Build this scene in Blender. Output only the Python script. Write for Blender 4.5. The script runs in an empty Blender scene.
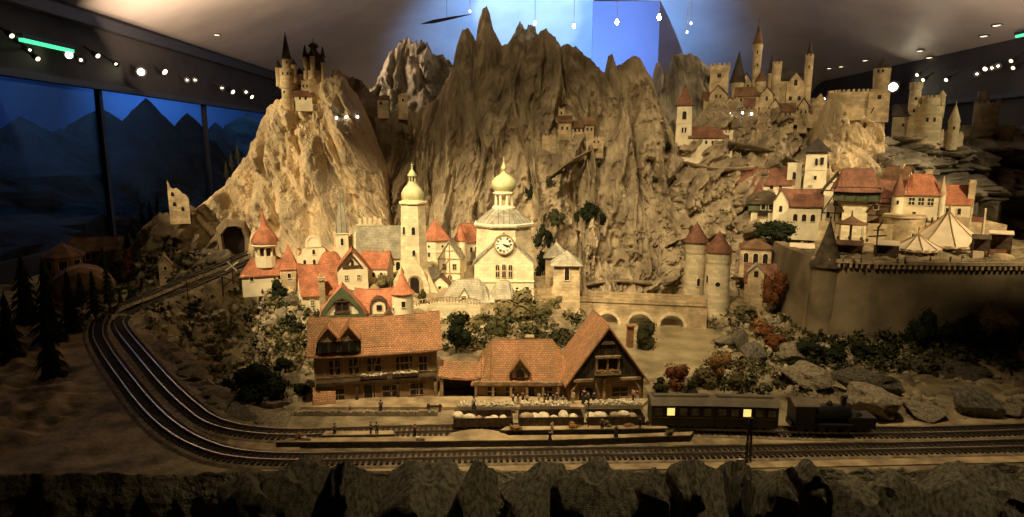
import bpy, bmesh, math, random
import numpy as np
from mathutils import Vector, Matrix, noise
from mathutils.bvhtree import BVHTree
PI = math.pi
R = math.radians
random.seed(7)
scene = bpy.context.scene
COL = scene.collection
# ---------------------------------------------------------------- camera
F = 640.0
PITCH = math.atan(108.5/F)
CAMZ = 1.3
cp, sp = math.cos(PITCH), math.sin(PITCH)
def ray(px, py):
    xc = (px-512)/F; yc = (258.5-py)/F
    return Vector((xc, cp+yc*sp, -sp+yc*cp))
def P(px, py, D):
    d = ray(px, py); return Vector((0, 0, CAMZ)) + d*(D/d.y)
def G(px, py, z=0.0):
    d = ray(px, py); return Vector((0, 0, CAMZ)) + d*((z-CAMZ)/d.z)
def S(py, D):
    return D/(cp+(258.5-py)/F*sp)/F
cam = bpy.data.cameras.new('camera'); camo = bpy.data.objects.new('camera', cam); COL.objects.link(camo)
camo.location = (0, 0, CAMZ); camo.rotation_euler = (PI/2-PITCH, 0, 0)
cam.sensor_width = 36; cam.lens = 36*F/1024; cam.clip_start = .05; cam.clip_end = 100
scene.camera = camo
vs = scene.view_settings
vs.view_transform = 'Standard'; vs.look = 'None'; vs.gamma = 1; vs.use_curve_mapping = False; vs.exposure = 0
# ---------------------------------------------------------------- materials
M = {}
def mat(name, col, rough=.85, var=.25, scale=14, bump=.3, bscale=60, pat=None, psize=(.02, .012), emit=None, estr=0, metal=0, spec=.3, col2=None, stretch=None, bdist=.004):
    m = bpy.data.materials.new(name); m.use_nodes = True; M[name] = m
    nt = m.node_tree; N = nt.nodes; L = nt.links
    b = N['Principled BSDF']; b.inputs['Roughness'].default_value = rough; b.inputs['Metallic'].default_value = metal
    b.inputs['Specular IOR Level'].default_value = spec
    if emit:
        b.inputs['Base Color'].default_value = (*col, 1)
        b.inputs['Emission Color'].default_value = (*emit, 1); b.inputs['Emission Strength'].default_value = estr
        return m
    tc = N.new('ShaderNodeTexCoord'); mp = N.new('ShaderNodeMapping'); L.new(tc.outputs['Object'], mp.inputs['Vector'])
    if stretch: mp.inputs['Scale'].default_value = stretch
    nz = N.new('ShaderNodeTexNoise'); nz.inputs['Scale'].default_value = scale; nz.inputs['Detail'].default_value = 6
    L.new(mp.outputs[0], nz.inputs['Vector'])
    c2 = col2 or tuple(max(0, c*(1-var*1.6)) for c in col)
    c1 = tuple(min(1, c*(1+var*.5)) for c in col)
    rp = N.new('ShaderNodeValToRGB'); rp.color_ramp.elements[0].position = .36; rp.color_ramp.elements[1].position = .62
    rp.color_ramp.elements[0].color = (*c2, 1); rp.color_ramp.elements[1].color = (*c1, 1)
    L.new(nz.outputs['Fac'], rp.inputs['Fac'])
    out = rp.outputs['Color']
    nb = N.new('ShaderNodeTexNoise'); nb.inputs['Scale'].default_value = bscale; nb.inputs['Detail'].default_value = 5
    L.new(mp.outputs[0], nb.inputs['Vector']); hsrc = nb.outputs['Fac']
    if pat in ('tile', 'brick', 'plank', 'stone'):
        br = N.new('ShaderNodeTexBrick'); L.new(tc.outputs['UV'], br.inputs['Vector'])
        br.inputs['Scale'].default_value = 1; br.inputs['Brick Width'].default_value = psize[0]; br.inputs['Row Height'].default_value = psize[1]
        br.inputs['Mortar Size'].default_value = min(psize)*(.1 if pat != 'stone' else .08); br.inputs['Mortar Smooth'].default_value = .6
        br.inputs['Bias'].default_value = 0
        br.offset = .5 if pat != 'plank' else .0
        br.inputs['Color1'].default_value = (.78, .78, .78, 1); br.inputs['Color2'].default_value = (1.12, 1.08, 1.02, 1)
        br.inputs['Mortar'].default_value = (.36, .33, .3, 1) if pat != 'stone' else (.84, .82, .78, 1)
        mx = N.new('ShaderNodeMix'); mx.data_type = 'RGBA'; mx.blend_type = 'MULTIPLY'; mx.inputs['Factor'].default_value = 1
        L.new(out, mx.inputs['A']); L.new(br.outputs['Color'], mx.inputs['B']); out = mx.outputs['Result']
        ad = N.new('ShaderNodeMath'); ad.operation = 'SUBTRACT'; L.new(nb.outputs['Fac'], ad.inputs[0]); L.new(br.outputs['Fac'], ad.inputs[1]); hsrc = ad.outputs[0]
    L.new(out, b.inputs['Base Color'])
    if bump:
        bp = N.new('ShaderNodeBump'); bp.inputs['Strength'].default_value = bump; bp.inputs['Distance'].default_value = bdist
        L.new(hsrc, bp.inputs['Height']); L.new(bp.outputs[0], b.inputs['Normal'])
    return m
mat('rock_tan', (.44, .345, .215), var=.3, scale=6, bump=1, bscale=48, col2=(.26, .20, .12), stretch=(1, 1, .32), bdist=.035)
mat('rock_light', (.72, .55, .33), var=.3, scale=4, bump=1, bscale=48, col2=(.46, .36, .22), stretch=(1, 1, .32), bdist=.035)
mat('rock_brown', (.31, .23, .13), var=.3, scale=3.5, bump=.9, bscale=48, col2=(.17, .125, .07), stretch=(1, 1, .32), bdist=.035)
mat('rock_grey', (.30, .26, .19), var=.3, scale=5, bump=.9, bscale=24, col2=(.15, .13, .095), bdist=.02)
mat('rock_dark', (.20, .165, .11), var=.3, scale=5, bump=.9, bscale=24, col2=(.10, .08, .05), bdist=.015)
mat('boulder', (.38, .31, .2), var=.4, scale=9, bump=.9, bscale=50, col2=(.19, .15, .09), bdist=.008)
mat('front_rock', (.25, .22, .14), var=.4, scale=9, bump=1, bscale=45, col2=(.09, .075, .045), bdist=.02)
mat('earth', (.34, .26, .145), var=.3, scale=7, bump=1, bscale=40, col2=(.12, .095, .05), bdist=.008)
mat('gravel', (.52, .385, .21), var=.2, scale=12, bump=.8, bscale=240, col2=(.27, .19, .10), bdist=.003)
mat('ballast', (.30, .23, .135), var=.3, scale=30, bump=.9, bscale=200, col2=(.15, .11, .06), bdist=.004)
mat('cream', (.85, .73, .47), var=.1, scale=10, bump=.4, bscale=60, pat='stone', psize=(.05, .025))
mat('plaster', (.85, .74, .49), var=.1, scale=12, bump=.3, bscale=80)
mat('stone', (.66, .51, .30), var=.22, scale=10, bump=.6, bscale=70, pat='stone', psize=(.035, .022))
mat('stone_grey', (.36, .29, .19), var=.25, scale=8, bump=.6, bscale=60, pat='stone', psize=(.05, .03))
mat('old_wall', (.25, .19, .11), var=.3, scale=3.5, bump=.7, bscale=30, col2=(.13, .10, .055))
mat('red', (.62, .24, .125), var=.2, scale=14, bump=.6, pat='tile', psize=(.011, .013))
mat('red_big', (.66, .33, .165), var=.2, scale=8, bump=.9, pat='tile', psize=(.016, .012), col2=(.47, .27, .13))
mat('red_dark', (.31, .145, .088), var=.25, scale=12, bump=.6, pat='tile', psize=(.012, .014))
mat('slate', (.50, .46, .33), var=.18, scale=12, bump=.5, pat='tile', psize=(.012, .014))
mat('slate_dark', (.075, .06, .05), var=.3, scale=12, bump=.5, pat='tile', psize=(.012, .014))
mat('brown_roof', (.25, .14, .075), var=.3, scale=10, bump=.6, pat='tile', psize=(.012, .014))
mat('copper', (.58, .56, .30), rough=.6, var=.12, scale=20, bump=.2)
mat('lead', (.40, .37, .27), rough=.6, var=.2, scale=20, bump=.3, pat='plank', psize=(.04, .5))
mat('timber', (.085, .052, .028), var=.3, scale=40, bump=.5)
mat('timber_light', (.42, .29, .15), var=.3, scale=40, bump=.4)
mat('board_dark', (.085, .07, .035), var=.3, scale=20, bump=.7, pat='plank', psize=(.02, .4))
mat('green_board', (.10, .12, .055), var=.2, scale=20, bump=.4)
mat('green_roof', (.105, .08, .048), var=.3, scale=20, bump=.5)
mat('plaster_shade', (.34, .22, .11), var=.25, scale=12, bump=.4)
mat('opening', (.022, .016, .01), rough=.5, var=.1, bump=0)
mat('white_trim', (.80, .70, .48), var=.05, bump=.1)
mat('clock_white', (.86, .80, .60), var=.02, bump=0)
mat('black_paint', (.02, .018, .015), rough=.5, var=.1, bump=0)
mat('leaf_green', (.062, .062, .024), var=.4, scale=40, bump=0, rough=.9, spec=.1)
mat('leaf_olive', (.21, .17, .075), var=.4, scale=40, bump=0, rough=.9, spec=.1)
mat('leaf_dark', (.026, .032, .015), var=.4, scale=40, bump=0, rough=.95, spec=.05)
mat('leaf_red', (.20, .075, .028), var=.4, scale=40, bump=0, rough=.9, spec=.1)
mat('leaf_gold', (.36, .20, .07), var=.4, scale=40, bump=0, rough=.9, spec=.1)
mat('bark', (.09, .06, .035), var=.3, scale=60, bump=.5)
mat('steel', (.42, .37, .30), rough=.32, var=.1, metal=1, bump=0)
mat('sleeper', (.055, .04, .025), var=.3, scale=60, bump=.4)
mat('loco_black', (.018, .017, .015), rough=.35, var=.2, bump=0, spec=.5)
mat('coach_green', (.055, .052, .032), rough=.45, var=.2, bump=0)
mat('coach_roof', (.16, .125, .08), rough=.7, var=.15, bump=.1)
mat('cream_load', (.80, .68, .46), var=.2, scale=60, bump=.5)
mat('window_glow', (1, .9, .5), emit=(1, .74, .20), estr=.75)
mat('coach_pane', (.16, .12, .07), rough=.15, var=.3, scale=40, bump=0, spec=.6)
mat('skin', (.55, .34, .22), var=.05, bump=0)
for n, c in (('cloth_dark', (.035, .03, .03)), ('cloth_white', (.62, .54, .40)), ('cloth_red', (.28, .05, .03)), ('cloth_brown', (.16, .10, .05)), ('cloth_blue', (.06, .07, .12)), ('hair', (.06, .035, .02))):
    mat(n, c, var=.1, bump=0)
mat('canvas', (.80, .64, .42), var=.08, scale=10, bump=.25, bscale=40)
mat('canvas_stripe', (.40, .27, .15), var=.1, scale=10, bump=.2)
mat('soffit_black', (.018, .017, .018), rough=.55, var=.1, bump=0, spec=.4)
mat('soffit_face', (.030, .026, .024), rough=.7, var=.15, scale=4, bump=.1, spec=.15)
mat('ceiling_paint', (.36, .31, .27), rough=.55, var=.1, scale=1.2, bump=.15, bscale=3, spec=.35)
mat('backdrop_paint', (.42, .42, .45), rough=.75, var=.05, scale=1, bump=0)
mat('dark_hall', (.03, .027, .022), rough=.9, var=.2, scale=2, bump=0)
mat('board_paint', (.10, .09, .13), rough=.8, var=.05, scale=1, bump=0)
mat('sky_board', (.30, .42, .62), rough=.9, var=.05, scale=1, bump=0)
mat('far_hill', (.018, .027, .020), rough=.95, var=.4, scale=2.2, bump=.5, bscale=10, bdist=.05)
mat('lamp_white', (1, .95, .8), emit=(1, .88, .62), estr=14)
mat('lamp_hot', (1, .95, .8), emit=(1, .86, .58), estr=60)
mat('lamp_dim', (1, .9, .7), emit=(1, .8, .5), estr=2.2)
mat('lamp_blue', (.8, .9, 1), emit=(.85, .93, 1), estr=9)
mat('lamp_green', (.1, .8, .4), emit=(.06, .75, .32), estr=1.1)
def water_mat():
    m = bpy.data.materials.new('water'); m.use_nodes = True; M['water'] = m
    nt = m.node_tree; N = nt.nodes; L = nt.links; b = N['Principled BSDF']
    b.inputs['Roughness'].default_value = .16; b.inputs['Specular IOR Level'].default_value = .6
    tc = N.new('ShaderNodeTexCoord'); nz = N.new('ShaderNodeTexNoise'); nz.inputs['Scale'].default_value = 5; nz.inputs['Detail'].default_value = 5
    L.new(tc.outputs['Object'], nz.inputs['Vector'])
    rp = N.new('ShaderNodeValToRGB'); rp.color_ramp.elements[0].position = .35; rp.color_ramp.elements[1].position = .7
    rp.color_ramp.elements[0].color = (.24, .19, .10, 1); rp.color_ramp.elements[1].color = (.50, .40, .22, 1)
    L.new(nz.outputs['Fac'], rp.inputs['Fac']); L.new(rp.outputs['Color'], b.inputs['Base Color'])
    n2 = N.new('ShaderNodeTexNoise'); n2.inputs['Scale'].default_value = 60; L.new(tc.outputs['Object'], n2.inputs['Vector'])
    bp = N.new('ShaderNodeBump'); bp.inputs['Strength'].default_value = .4; bp.inputs['Distance'].default_value = .004
    L.new(n2.outputs['Fac'], bp.inputs['Height']); L.new(bp.outputs[0], b.inputs['Normal'])
water_mat()
def glass_mat():
    m = bpy.data.materials.new('thin_glass'); m.use_nodes = True; M['thin_glass'] = m
    nt = m.node_tree; N = nt.nodes; L = nt.links; N.remove(N['Principled BSDF'])
    o = N['Material Output']; t = N.new('ShaderNodeBsdfTransparent'); g = N.new('ShaderNodeBsdfGlossy'); g.inputs['Roughness'].default_value = .03
    mx = N.new('ShaderNodeMixShader')
    t.inputs['Color'].default_value = (.85, .9, .95, 1)
    mx.inputs[0].default_value = .03; L.new(t.outputs[0], mx.inputs[1]); L.new(g.outputs[0], mx.inputs[2]); L.new(mx.outputs[0], o.inputs['Surface'])
glass_mat()
# ---------------------------------------------------------------- mesh builder
class MB:
    def __init__(s): s.v = []; s.f = []; s.m = Matrix()
    def at(s, m): s.m = m; return s
    def add(s, vs, fs):
        b = len(s.v); s.v += [s.m @ Vector(v) for v in vs]; s.f += [[b+i for i in f] for f in fs]; return s
    def box(s, x0, x1, y0, y1, z0, z1):
        return s.add([(x0, y0, z0), (x1, y0, z0), (x1, y1, z0), (x0, y1, z0), (x0, y0, z1), (x1, y0, z1), (x1, y1, z1), (x0, y1, z1)],
              [(3, 2, 1, 0), (4, 5, 6, 7), (0, 1, 5, 4), (1, 2, 6, 5), (2, 3, 7, 6), (3, 0, 4, 7)])
    def loft(s, rings, cap=True, closed=False):
        n = len(rings[0]); vs = [p for r in rings for p in r]; fs = []
        K = len(rings)
        for i in range(K if closed else K-1):
            a = i*n; b = ((i+1) % K)*n
            for j in range(n): fs.append((a+j, a+(j+1) % n, b+(j+1) % n, b+j))
        if cap and not closed: fs.append(tuple(range(n))[::-1]); fs.append(tuple((K-1)*n+j for j in range(n)))
        return s.add(vs, fs)
    def lathe(s, prof, n=16, cx=0, cy=0, rot=0, sx=1, sy=1):
        rings = []
        for r, z in prof:
            rings.append([(cx+max(r, 1e-4)*math.cos(rot+2*PI*j/n)*sx, cy+max(r, 1e-4)*math.sin(rot+2*PI*j/n)*sy, z) for j in range(n)])
        return s.loft(rings)
    def tube(s, pts, r, n=6):
        pts = [Vector(p) for p in pts]; rr = r if isinstance(r, (list, tuple)) else [r]*len(pts); rings = []
        for i, p in enumerate(pts):
            t = (pts[min(i+1, len(pts)-1)]-pts[max(i-1, 0)]).normalized()
            a = t.cross(Vector((0, 0, 1)));
            if a.length < .05: a = t.cross(Vector((1, 0, 0)))
            a.normalize(); b = a.cross(t)
            rings.append([p+a*rr[i]*math.cos(2*PI*j/n)+b*rr[i]*math.sin(2*PI*j/n) for j in range(n)])
        return s.loft(rings)
    def plate(s, out, y0, y1):          # outline in (x,z), thickness y0..y1
        return s.loft([[(x, y0, z) for x, z in out], [(x, y1, z) for x, z in out]])
    def ringplate(s, out, inn, y0, y1):
        n = len(out); rs = [[(x, y, z) for x, z in o] for o, y in ((out, y1), (out, y0), (inn, y0), (inn, y1))]
        return s.loft(rs, closed=True)
    def build(s, name, m, parent=None, k=1.0, smooth=False):
        me = bpy.data.meshes.new(name)
        me.from_pydata([tuple(v*k) for v in s.v], [], s.f)
        bm = bmesh.new(); bm.from_mesh(me); bmesh.ops.recalc_face_normals(bm, faces=bm.faces)
        uv = bm.loops.layers.uv.new('UV'); Z = Vector((0, 0, 1))
        for f in bm.faces:
            n = f.normal
            u = Z.cross(n)
            if u.length < .08: u = Vector((1, 0, 0))
            u.normalize(); w = n.cross(u)
            for l in f.loops: l[uv].uv = (l.vert.co.dot(u), l.vert.co.dot(w))
            f.smooth = bool(smooth)
        bm.to_mesh(me); bm.free()
        me.materials.append(M[m])
        o = bpy.data.objects.new(name, me); COL.objects.link(o)
        if parent: o.parent = parent
        if smooth == 'auto':
            me.set_sharp_from_angle(angle=R(40))
        return o
def tag(o, label=None, cat=None, group=None, kind=None):
    if label: o['label'] = label
    if cat: o['category'] = cat
    if group: o['group'] = group
    if kind: o['kind'] = kind
    return o
def empty(name, loc, rz=0):
    o = bpy.data.objects.new(name, None); COL.objects.link(o); o.location = loc; o.rotation_euler = (0, 0, rz); o.empty_display_size = .05
    return o
KIDS = {}
def copy_tree(o, parent=None):
    c = o.copy(); COL.objects.link(c); c.parent = parent
    for ch in list(o.children): copy_tree(ch, c)
    return c
ORD = 'first second third fourth fifth sixth seventh eighth ninth tenth eleventh twelfth thirteenth fourteenth fifteenth sixteenth seventeenth eighteenth nineteenth twentieth'.split()
# ---------------------------------------------------------------- setting: room
def zc(x): 
    t = min(1, max(0, (x+4.9)/12.1)); return 2.8+1.9*math.sin(PI*t)**1.0
XL, XR, YB = -4.8, 7.2, 16.0
xs = [XL-.1+(XR-XL+.2)*i/40 for i in range(41)]
def cz(x, y):
    y0 = 15.6-7.6*math.sin(PI*min(1, max(0, (x+4.9)/12.1)))**.8
    return zc(x) if y < y0 else -.2+(zc(x)+.2)*math.sqrt(max(0, 1-((y-y0)/(16.201-y0))**2.6))
yy = [-1.6+8.1*i/8 for i in range(9)]+[6.5+9.7*math.sin(PI/2*i/50) for i in range(1, 51)]
mb = MB(); mb.loft([[(x, y, cz(x, y)) for y in yy]+[(x, y+.05, cz(x, y)+.1) for y in yy[::-1]] for x in xs])
tag(mb.build('ceiling', 'ceiling_paint', smooth='auto'), kind='structure')
YB = 16
tag(MB().box(-12, 9, -2, 17, -1.05, -1).build('floor', 'dark_hall'), kind='structure')
tag(MB().box(XR, XR+.1, -1.5, YB, -1, 2.9).build('wall_right', 'dark_hall'), kind='structure')
tag(MB().box(XL-.1, XR+.1, -1.6, -1.5, -1, 5).build('wall_front', 'dark_hall'), kind='structure')
# left glazed wall: sill wall, mullions, panes
mb = MB(); mb.box(XL-.1, XL, -1.5, YB, -1, .25); mb.box(XL-.1, XL, -1.5, YB, 2.0, 2.9)
tag(mb.build('wall_left', 'dark_hall'), kind='structure')
ys = [-.1, 2.5, 5.1, 7.7, 10.3, 12.9, YB]
for i in range(1, len(ys)-1): tag(MB().box(XL-.07, XL-.01, ys[i]-.03, ys[i]+.03, .2, 2.05).build('trim_%d' % i, 'soffit_black'), kind='structure')
for i in range(len(ys)-1): tag(MB().box(XL-.06, XL-.05, ys[i]+.03, ys[i+1]-.03, .2, 2.05).build('window_%d' % (i+1), 'thin_glass'), kind='structure')
# soffits that carry the spotlights
def soffit(name, x0, x1, zl):
    mb = MB(); mb.box(x0, x1, -1.4, YB, zl, 2.85)
    o = mb.build(name, 'soffit_face'); tag(o, kind='structure')
    return o
soffit('trim_11', XL-.08, XL+.05, 2.0)
tag(MB().box(XL+.05, XL+.13, -1.4, YB, 1.98, 2.05).build('trim_10', 'soffit_black'), kind='structure')
tag(MB().box(XL+.05, XL+.16, -1.4, YB, 2.66, 2.78).build('trim_7', 'soffit_black'), kind='structure')
soffit('trim_8', XR-.08, XR+.08, 2.05)
tag(MB().box(XR-.18, XR-.08, -1.4, YB, 2.03, 2.1).build('trim_9', 'soffit_black'), kind='structure')
# beyond the glazing: painted sky wall and dark far hills
mb = MB(); mb.box(-12.1, -12, 1, 34, -1, 7); mb.box(-12, -4.9, 34, 34.1, -1, 7)
tag(mb.build('wall_outer', 'sky_board'), kind='structure')
def ridged(p, o=5, lac=2.1, g=.5):
    s = 0; a = 1; t = 0
    for i in range(o):
        s += a*(1-abs(noise.noise(p))*2); t += a; p = p*lac+Vector((3.1, 1.7, 5.3)); a *= g
    return s/t
def far_hill(cx, cy, h, r, label, seed, z0=-.8):
    mb = MB(); n = 48; rings = []
    for i in range(26):
        t = i/25; row = []
        for j in range(n):
            a = 2*PI*j/n; q = Vector((math.cos(a)*1.3*(t+.2)+seed, math.sin(a)*1.3*(t+.2), t*2))
            nn = ridged(q*1.2, 4); rr = r*(t**.85)*(.75+.5*nn)
            row.append((cx+rr*math.cos(a), cy+rr*math.sin(a)*1.2, z0+h*(1-t)**.9*(1+.15*nn*t)))
        rings.append(row)
    mb.loft(rings); o = mb.build('far_hill', 'far_hill'); tag(o, label, 'hill', 'dark hills beyond the glazed wall'); return o
hp = [(20, 116, 7.2, 1.2, 'leftmost dark broad-topped hill behind the glazed wall against blue sky'), (100, 108, 9.6, 1.2, 'dark hill behind the first mullion of the glazed wall'),
      (146, 98, 11.5, .9, 'steep pointed dark peak in the second glazed bay'), (187, 113, 12.5, .8, 'low double-humped dark hill left of the second mullion'), (247, 113, 16, 1.5, 'dark hill in the last glazed bay beside the pale mountain'),
      (215, 122, 14, .8, 'low dark hill behind the second mullion'),(60, 128, 8.2, .9, 'low dark saddle hill between the two leftmost peaks')]
for i, (a, b, D, r, lb) in enumerate(hp):
    d = ray(a, b); X = -8.6-.25*(i % 3); k = X/d.x; far_hill(X, d.y*k, CAMZ+d.z*k+.8, r*1.9, lb, i*7.3)
tag(MB().box(-12, -4.95, 1, 34, -1.04, -.78).build('floor_outer', 'far_hill'), kind='structure')
# ---------------------------------------------------------------- mountains
SOLID = []          # objects that buildings stand on
def interp(pts, px):
    if px <= pts[0][0]: return pts[0][1:]
    for a, b in zip(pts, pts[1:]):
        if px <= b[0]:
            t = (px-a[0])/(b[0]-a[0]); return tuple(a[i]+(b[i]-a[i])*t for i in range(1, len(a)))
    return pts[-1][1:]
def mountain(name, label, ridge, base, m, D=7, back=1.2, nu=160, nv=120, amp=.14, fr=(5.5, 3, 1.4), shear=0, seed=0, bulge=0, jag=.02, group=None, zb=None, steps=0, cr=0, cf=1.0, warp=.9):
    ridge = [(r[0], r[1], (r[2] if len(r) > 2 else D)) for r in ridge]
    base = [(b[0], b[1], b[2]) for b in base]
    rows = [[None]*(nu+1) for _ in range(nv+1)]; nb = 14; backs = [[None]*(nu+1) for _ in range(nb)]
    for i in range(nu+1):
        u = i/nu; pr = ridge[0][0]+(ridge[-1][0]-ridge[0][0])*u; pb = base[0][0]+(base[-1][0]-base[0][0])*u
        ry, rd = interp(ridge, pr); by, bd = interp(base, pb)
        A = P(pb, by, bd); B = P(pr, ry, rd)
        if zb is not None: A.z = min(A.z, zb)
        for j in range(nv+1):
            v = j/nv; p = A.lerp(B, v); p.y -= bulge*math.sin(PI*v)
            q = Vector((p.x*fr[0]+p.z*shear*fr[0]+seed, p.y*fr[1]*.4+seed*.7, p.z*fr[2]))
            w = noise.noise(q*.45)*warp
            q2 = q+Vector((w, w*.5, w*.6))
            f = ridged(q2*.5, 7, 2.1, .58)
            if steps: f += .35*abs(((p.z*steps+noise.noise(q)*.8) % 1)-.5)
            if cr:
                dd = noise.voronoi(q2*cf)[0]; f += cr*(min(.32, dd[1]-dd[0])*2.2-.3) + cr*.5*(.5-dd[0])
                dd = noise.voronoi(q2*cf*2.6)[0]; f += cr*.35*(min(.3, dd[1]-dd[0])*2-.3)
            e = min(1, (1-v)*5+.30)
            p.y -= amp*2.2*(f-.25)*e
            p.x += amp*.5*noise.noise(q2*.8+Vector((9, 9, 9)))*e*min(1, u*10, (1-u)*10)
            p.z += jag*noise.noise(Vector((p.x*16+seed, 3.3, v*9)))*(v**2)+ jag*1.2*noise.noise(Vector((p.x*45+seed, 1, v*14)))*(v**4)
            rows[j][i] = p
        T = rows[nv][i]
        for j in range(nb):
            t = (j+1)/nb; zz = T.z+(min(A.z, 0)-.2-T.z)*t**1.3
            backs[j][i] = Vector((T.x, T.y+back*(1-(1-t)**2)+.05*noise.noise(Vector((T.x*5, t*5, seed))), zz))
    rows = [[p+Vector((0, 0, -.35)) if True else p for p in rows[0]]]+rows
    allr = rows+backs
    mb = MB(); n = nu+1; mb.v = [p for r in allr for p in r]
    for j in range(len(allr)-1):
        for i in range(nu): a = j*n+i; mb.f.append((a, a+1, a+n+1, a+n))
    # close sides and bottom
    K = len(allr)
    mb.f.append(tuple(j*n for j in range(K))); mb.f.append(tuple(j*n+nu for j in range(K))[::-1])
    mb.f.append(tuple(range(n))[::-1]+tuple((K-1)*n+i for i in range(n)))
    o = mb.build(name, m, smooth=True); tag(o, label, 'mountain', group); SOLID.append(o); return o
mountain('mountain', 'pale sunlit-looking mountain at left with a turreted castle on its top', 
  [(196, 214), (204, 205), (215, 196), (228, 182), (240, 168), (250, 150), (258, 135), (262, 120), (268, 108), (280, 100), (292, 97), (305, 94), (318, 84), (327, 78), (337, 75), (346, 80), (356, 92), (366, 110), (378, 140), (388, 165), (392, 200), (398, 235)],
  [(176, 256, 6.7), (236, 252, 6.25), (262, 264, 5.6), (300, 264, 5.35), (340, 262, 5.35), (405, 262, 5.6)], 'rock_light', D=6.5, amp=.15, fr=(4.6, 3, 1.7), shear=.55, cr=.45, cf=.8, warp=.6, seed=2, nu=230, nv=190, zb=.2, back=.9)
mountain('crag', 'blue-grey jagged crag rising behind the tiny cliff house, left of the tallest spire',
  [(352, 120), (372, 92), (380, 78), (386, 62), (392, 52), (398, 47), (404, 38), (409, 37), (413, 43), (420, 41), (428, 45), (434, 55), (441, 56), (449, 62), (458, 66), (470, 74), (485, 90)],
  [(340, 175, 7.9), (500, 175, 7.9)], 'rock_grey', D=8.3, amp=.14, cr=.8, cf=.8, fr=(6, 3, 3), seed=9, nu=130, nv=80, jag=.05, back=.8)
mountain('mountain', 'brown fluted rock mass between the pale left mountain and the tallest spire',
  [(322, 95), (328, 84), (334, 71), (342, 70), (352, 78), (362, 80), (370, 88), (380, 103), (392, 112), (403, 110), (415, 112), (428, 104), (440, 100), (452, 92), (462, 90), (480, 120)],
  [(345, 262, 6.1), (400, 258, 6.2), (460, 262, 6.2), (500, 268, 6.1)], 'rock_brown', D=7.0, amp=.26, cr=.3, cf=.6, warp=.6, fr=(6.5, 3, 1.1), seed=5, nu=170, nv=150, back=1)
mountain('mountain', 'tallest central mountain with a needle spire rising into the blue light',
  [(425, 130), (436, 100), (446, 84), (454, 70), (457, 52), (461, 40), (464, 31), (470, 29), (475, 36), (478, 44), (480, 22), (484, 9), (488, 6), (491, 14), (494, 28), (498, 38), (502, 46), (508, 44), (512, 37), (520, 42), (528, 46), (534, 40), (540, 31), (545, 29), (552, 36), (560, 47), (568, 44), (576, 46), (584, 55), (593, 63), (601, 72), (606, 74), (607, 56), (613, 55), (616, 66), (624, 62), (632, 56), (640, 58), (646, 68), (650, 78), (658, 100), (668, 130)],
  [(430, 280, 5.75), (500, 285, 5.7), (560, 288, 5.6), (640, 290, 5.6), (700, 288, 5.65)], 'rock_tan', D=7.1, amp=.24, fr=(6, 3, 1.25), cr=.3, cf=.6, warp=.6, seed=14, nu=330, nv=260, jag=.015, zb=.05, back=1.0)
mountain('crag', 'small pale blue-grey twin-pointed crag peeping out right of the tallest spire',
  [(505, 60), (513, 34), (517, 25), (521, 24), (524, 31), (528, 24), (534, 26), (539, 36), (546, 60)], [(505, 80, 8.6), (548, 80, 8.6)], 'rock_grey', D=8.7, amp=.12, fr=(5, 3, 4), seed=21, nu=60, nv=40, jag=.04, back=.5)
mountain('crag', 'rounded grey crag with a thin pinnacle beside it, left of the hilltop castle',
  [(640, 110), (650, 86), (654, 64), (657, 62), (661, 78), (668, 72), (672, 56), (680, 53), (690, 54), (698, 58), (705, 66), (711, 74), (718, 86), (730, 100)], [(645, 170, 6.9), (740, 160, 6.9)], 'rock_grey', D=7.7, amp=.14, cr=.5, cf=.6, fr=(5, 3, 1.6), seed=27, nu=110, nv=80, jag=.02, back=.8)
mountain('mountain', 'broad rocky hillside at right carrying the hilltop castle and zigzag path',
  [(640, 190, 6.4), (655, 160, 6.6), (668, 142, 6.7), (690, 128, 6.9), (702, 112, 7.0), (715, 100, 7.1), (740, 96, 7.2), (770, 97, 7.2), (800, 104, 7.2), (815, 98, 7.1), (826, 104, 7.0), (838, 112, 6.9), (850, 130, 6.9)],
  [(640, 285, 5.6), (700, 280, 5.45), (760, 262, 5.5), (800, 250, 5.6), (850, 236, 5.9)], 'rock_tan', D=7, amp=.17, fr=(4.8, 4, 2.5), shear=-.5, seed=33, nu=300, nv=240, cr=.6, cf=1.0, warp=.5, zb=.1, back=1.2)
mountain('rock_pillar', 'tall pale rock pillar under the flat-topped fort at right',
  [(822, 112), (828, 98), (834, 93), (850, 92), (866, 93), (874, 98), (882, 110)], [(826, 205, 6.0), (892, 205, 6.0)], 'rock_light', D=6.5, amp=.11, fr=(6, 3, 2.4), cr=.8, cf=.6, warp=.4, seed=41, nu=90, nv=120, back=.7)
mountain('layered_rock', 'layered slab rocks under the round white castle at right',
  [(868, 150), (880, 140), (895, 136), (915, 136), (940, 138), (958, 143), (968, 152), (975, 160)], [(872, 205, 5.9), (985, 200, 5.9)], 'rock_grey', D=6.3, amp=.15, fr=(2.6, 3, 8), seed=47, nu=150, nv=110, cr=1, cf=.6, warp=.4, back=.8)
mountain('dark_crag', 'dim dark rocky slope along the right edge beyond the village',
  [(936, 190), (950, 158), (966, 136), (985, 128), (1005, 132), (1030, 124), (1060, 120), (1090, 130)], [(930, 262, 5.6), (1090, 262, 5.6)], 'rock_dark', D=6.6, amp=.16, fr=(2.8, 3, 5), cr=.9, cf=.6, warp=.4, seed=52, nu=110, nv=90, back=.8)
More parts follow.
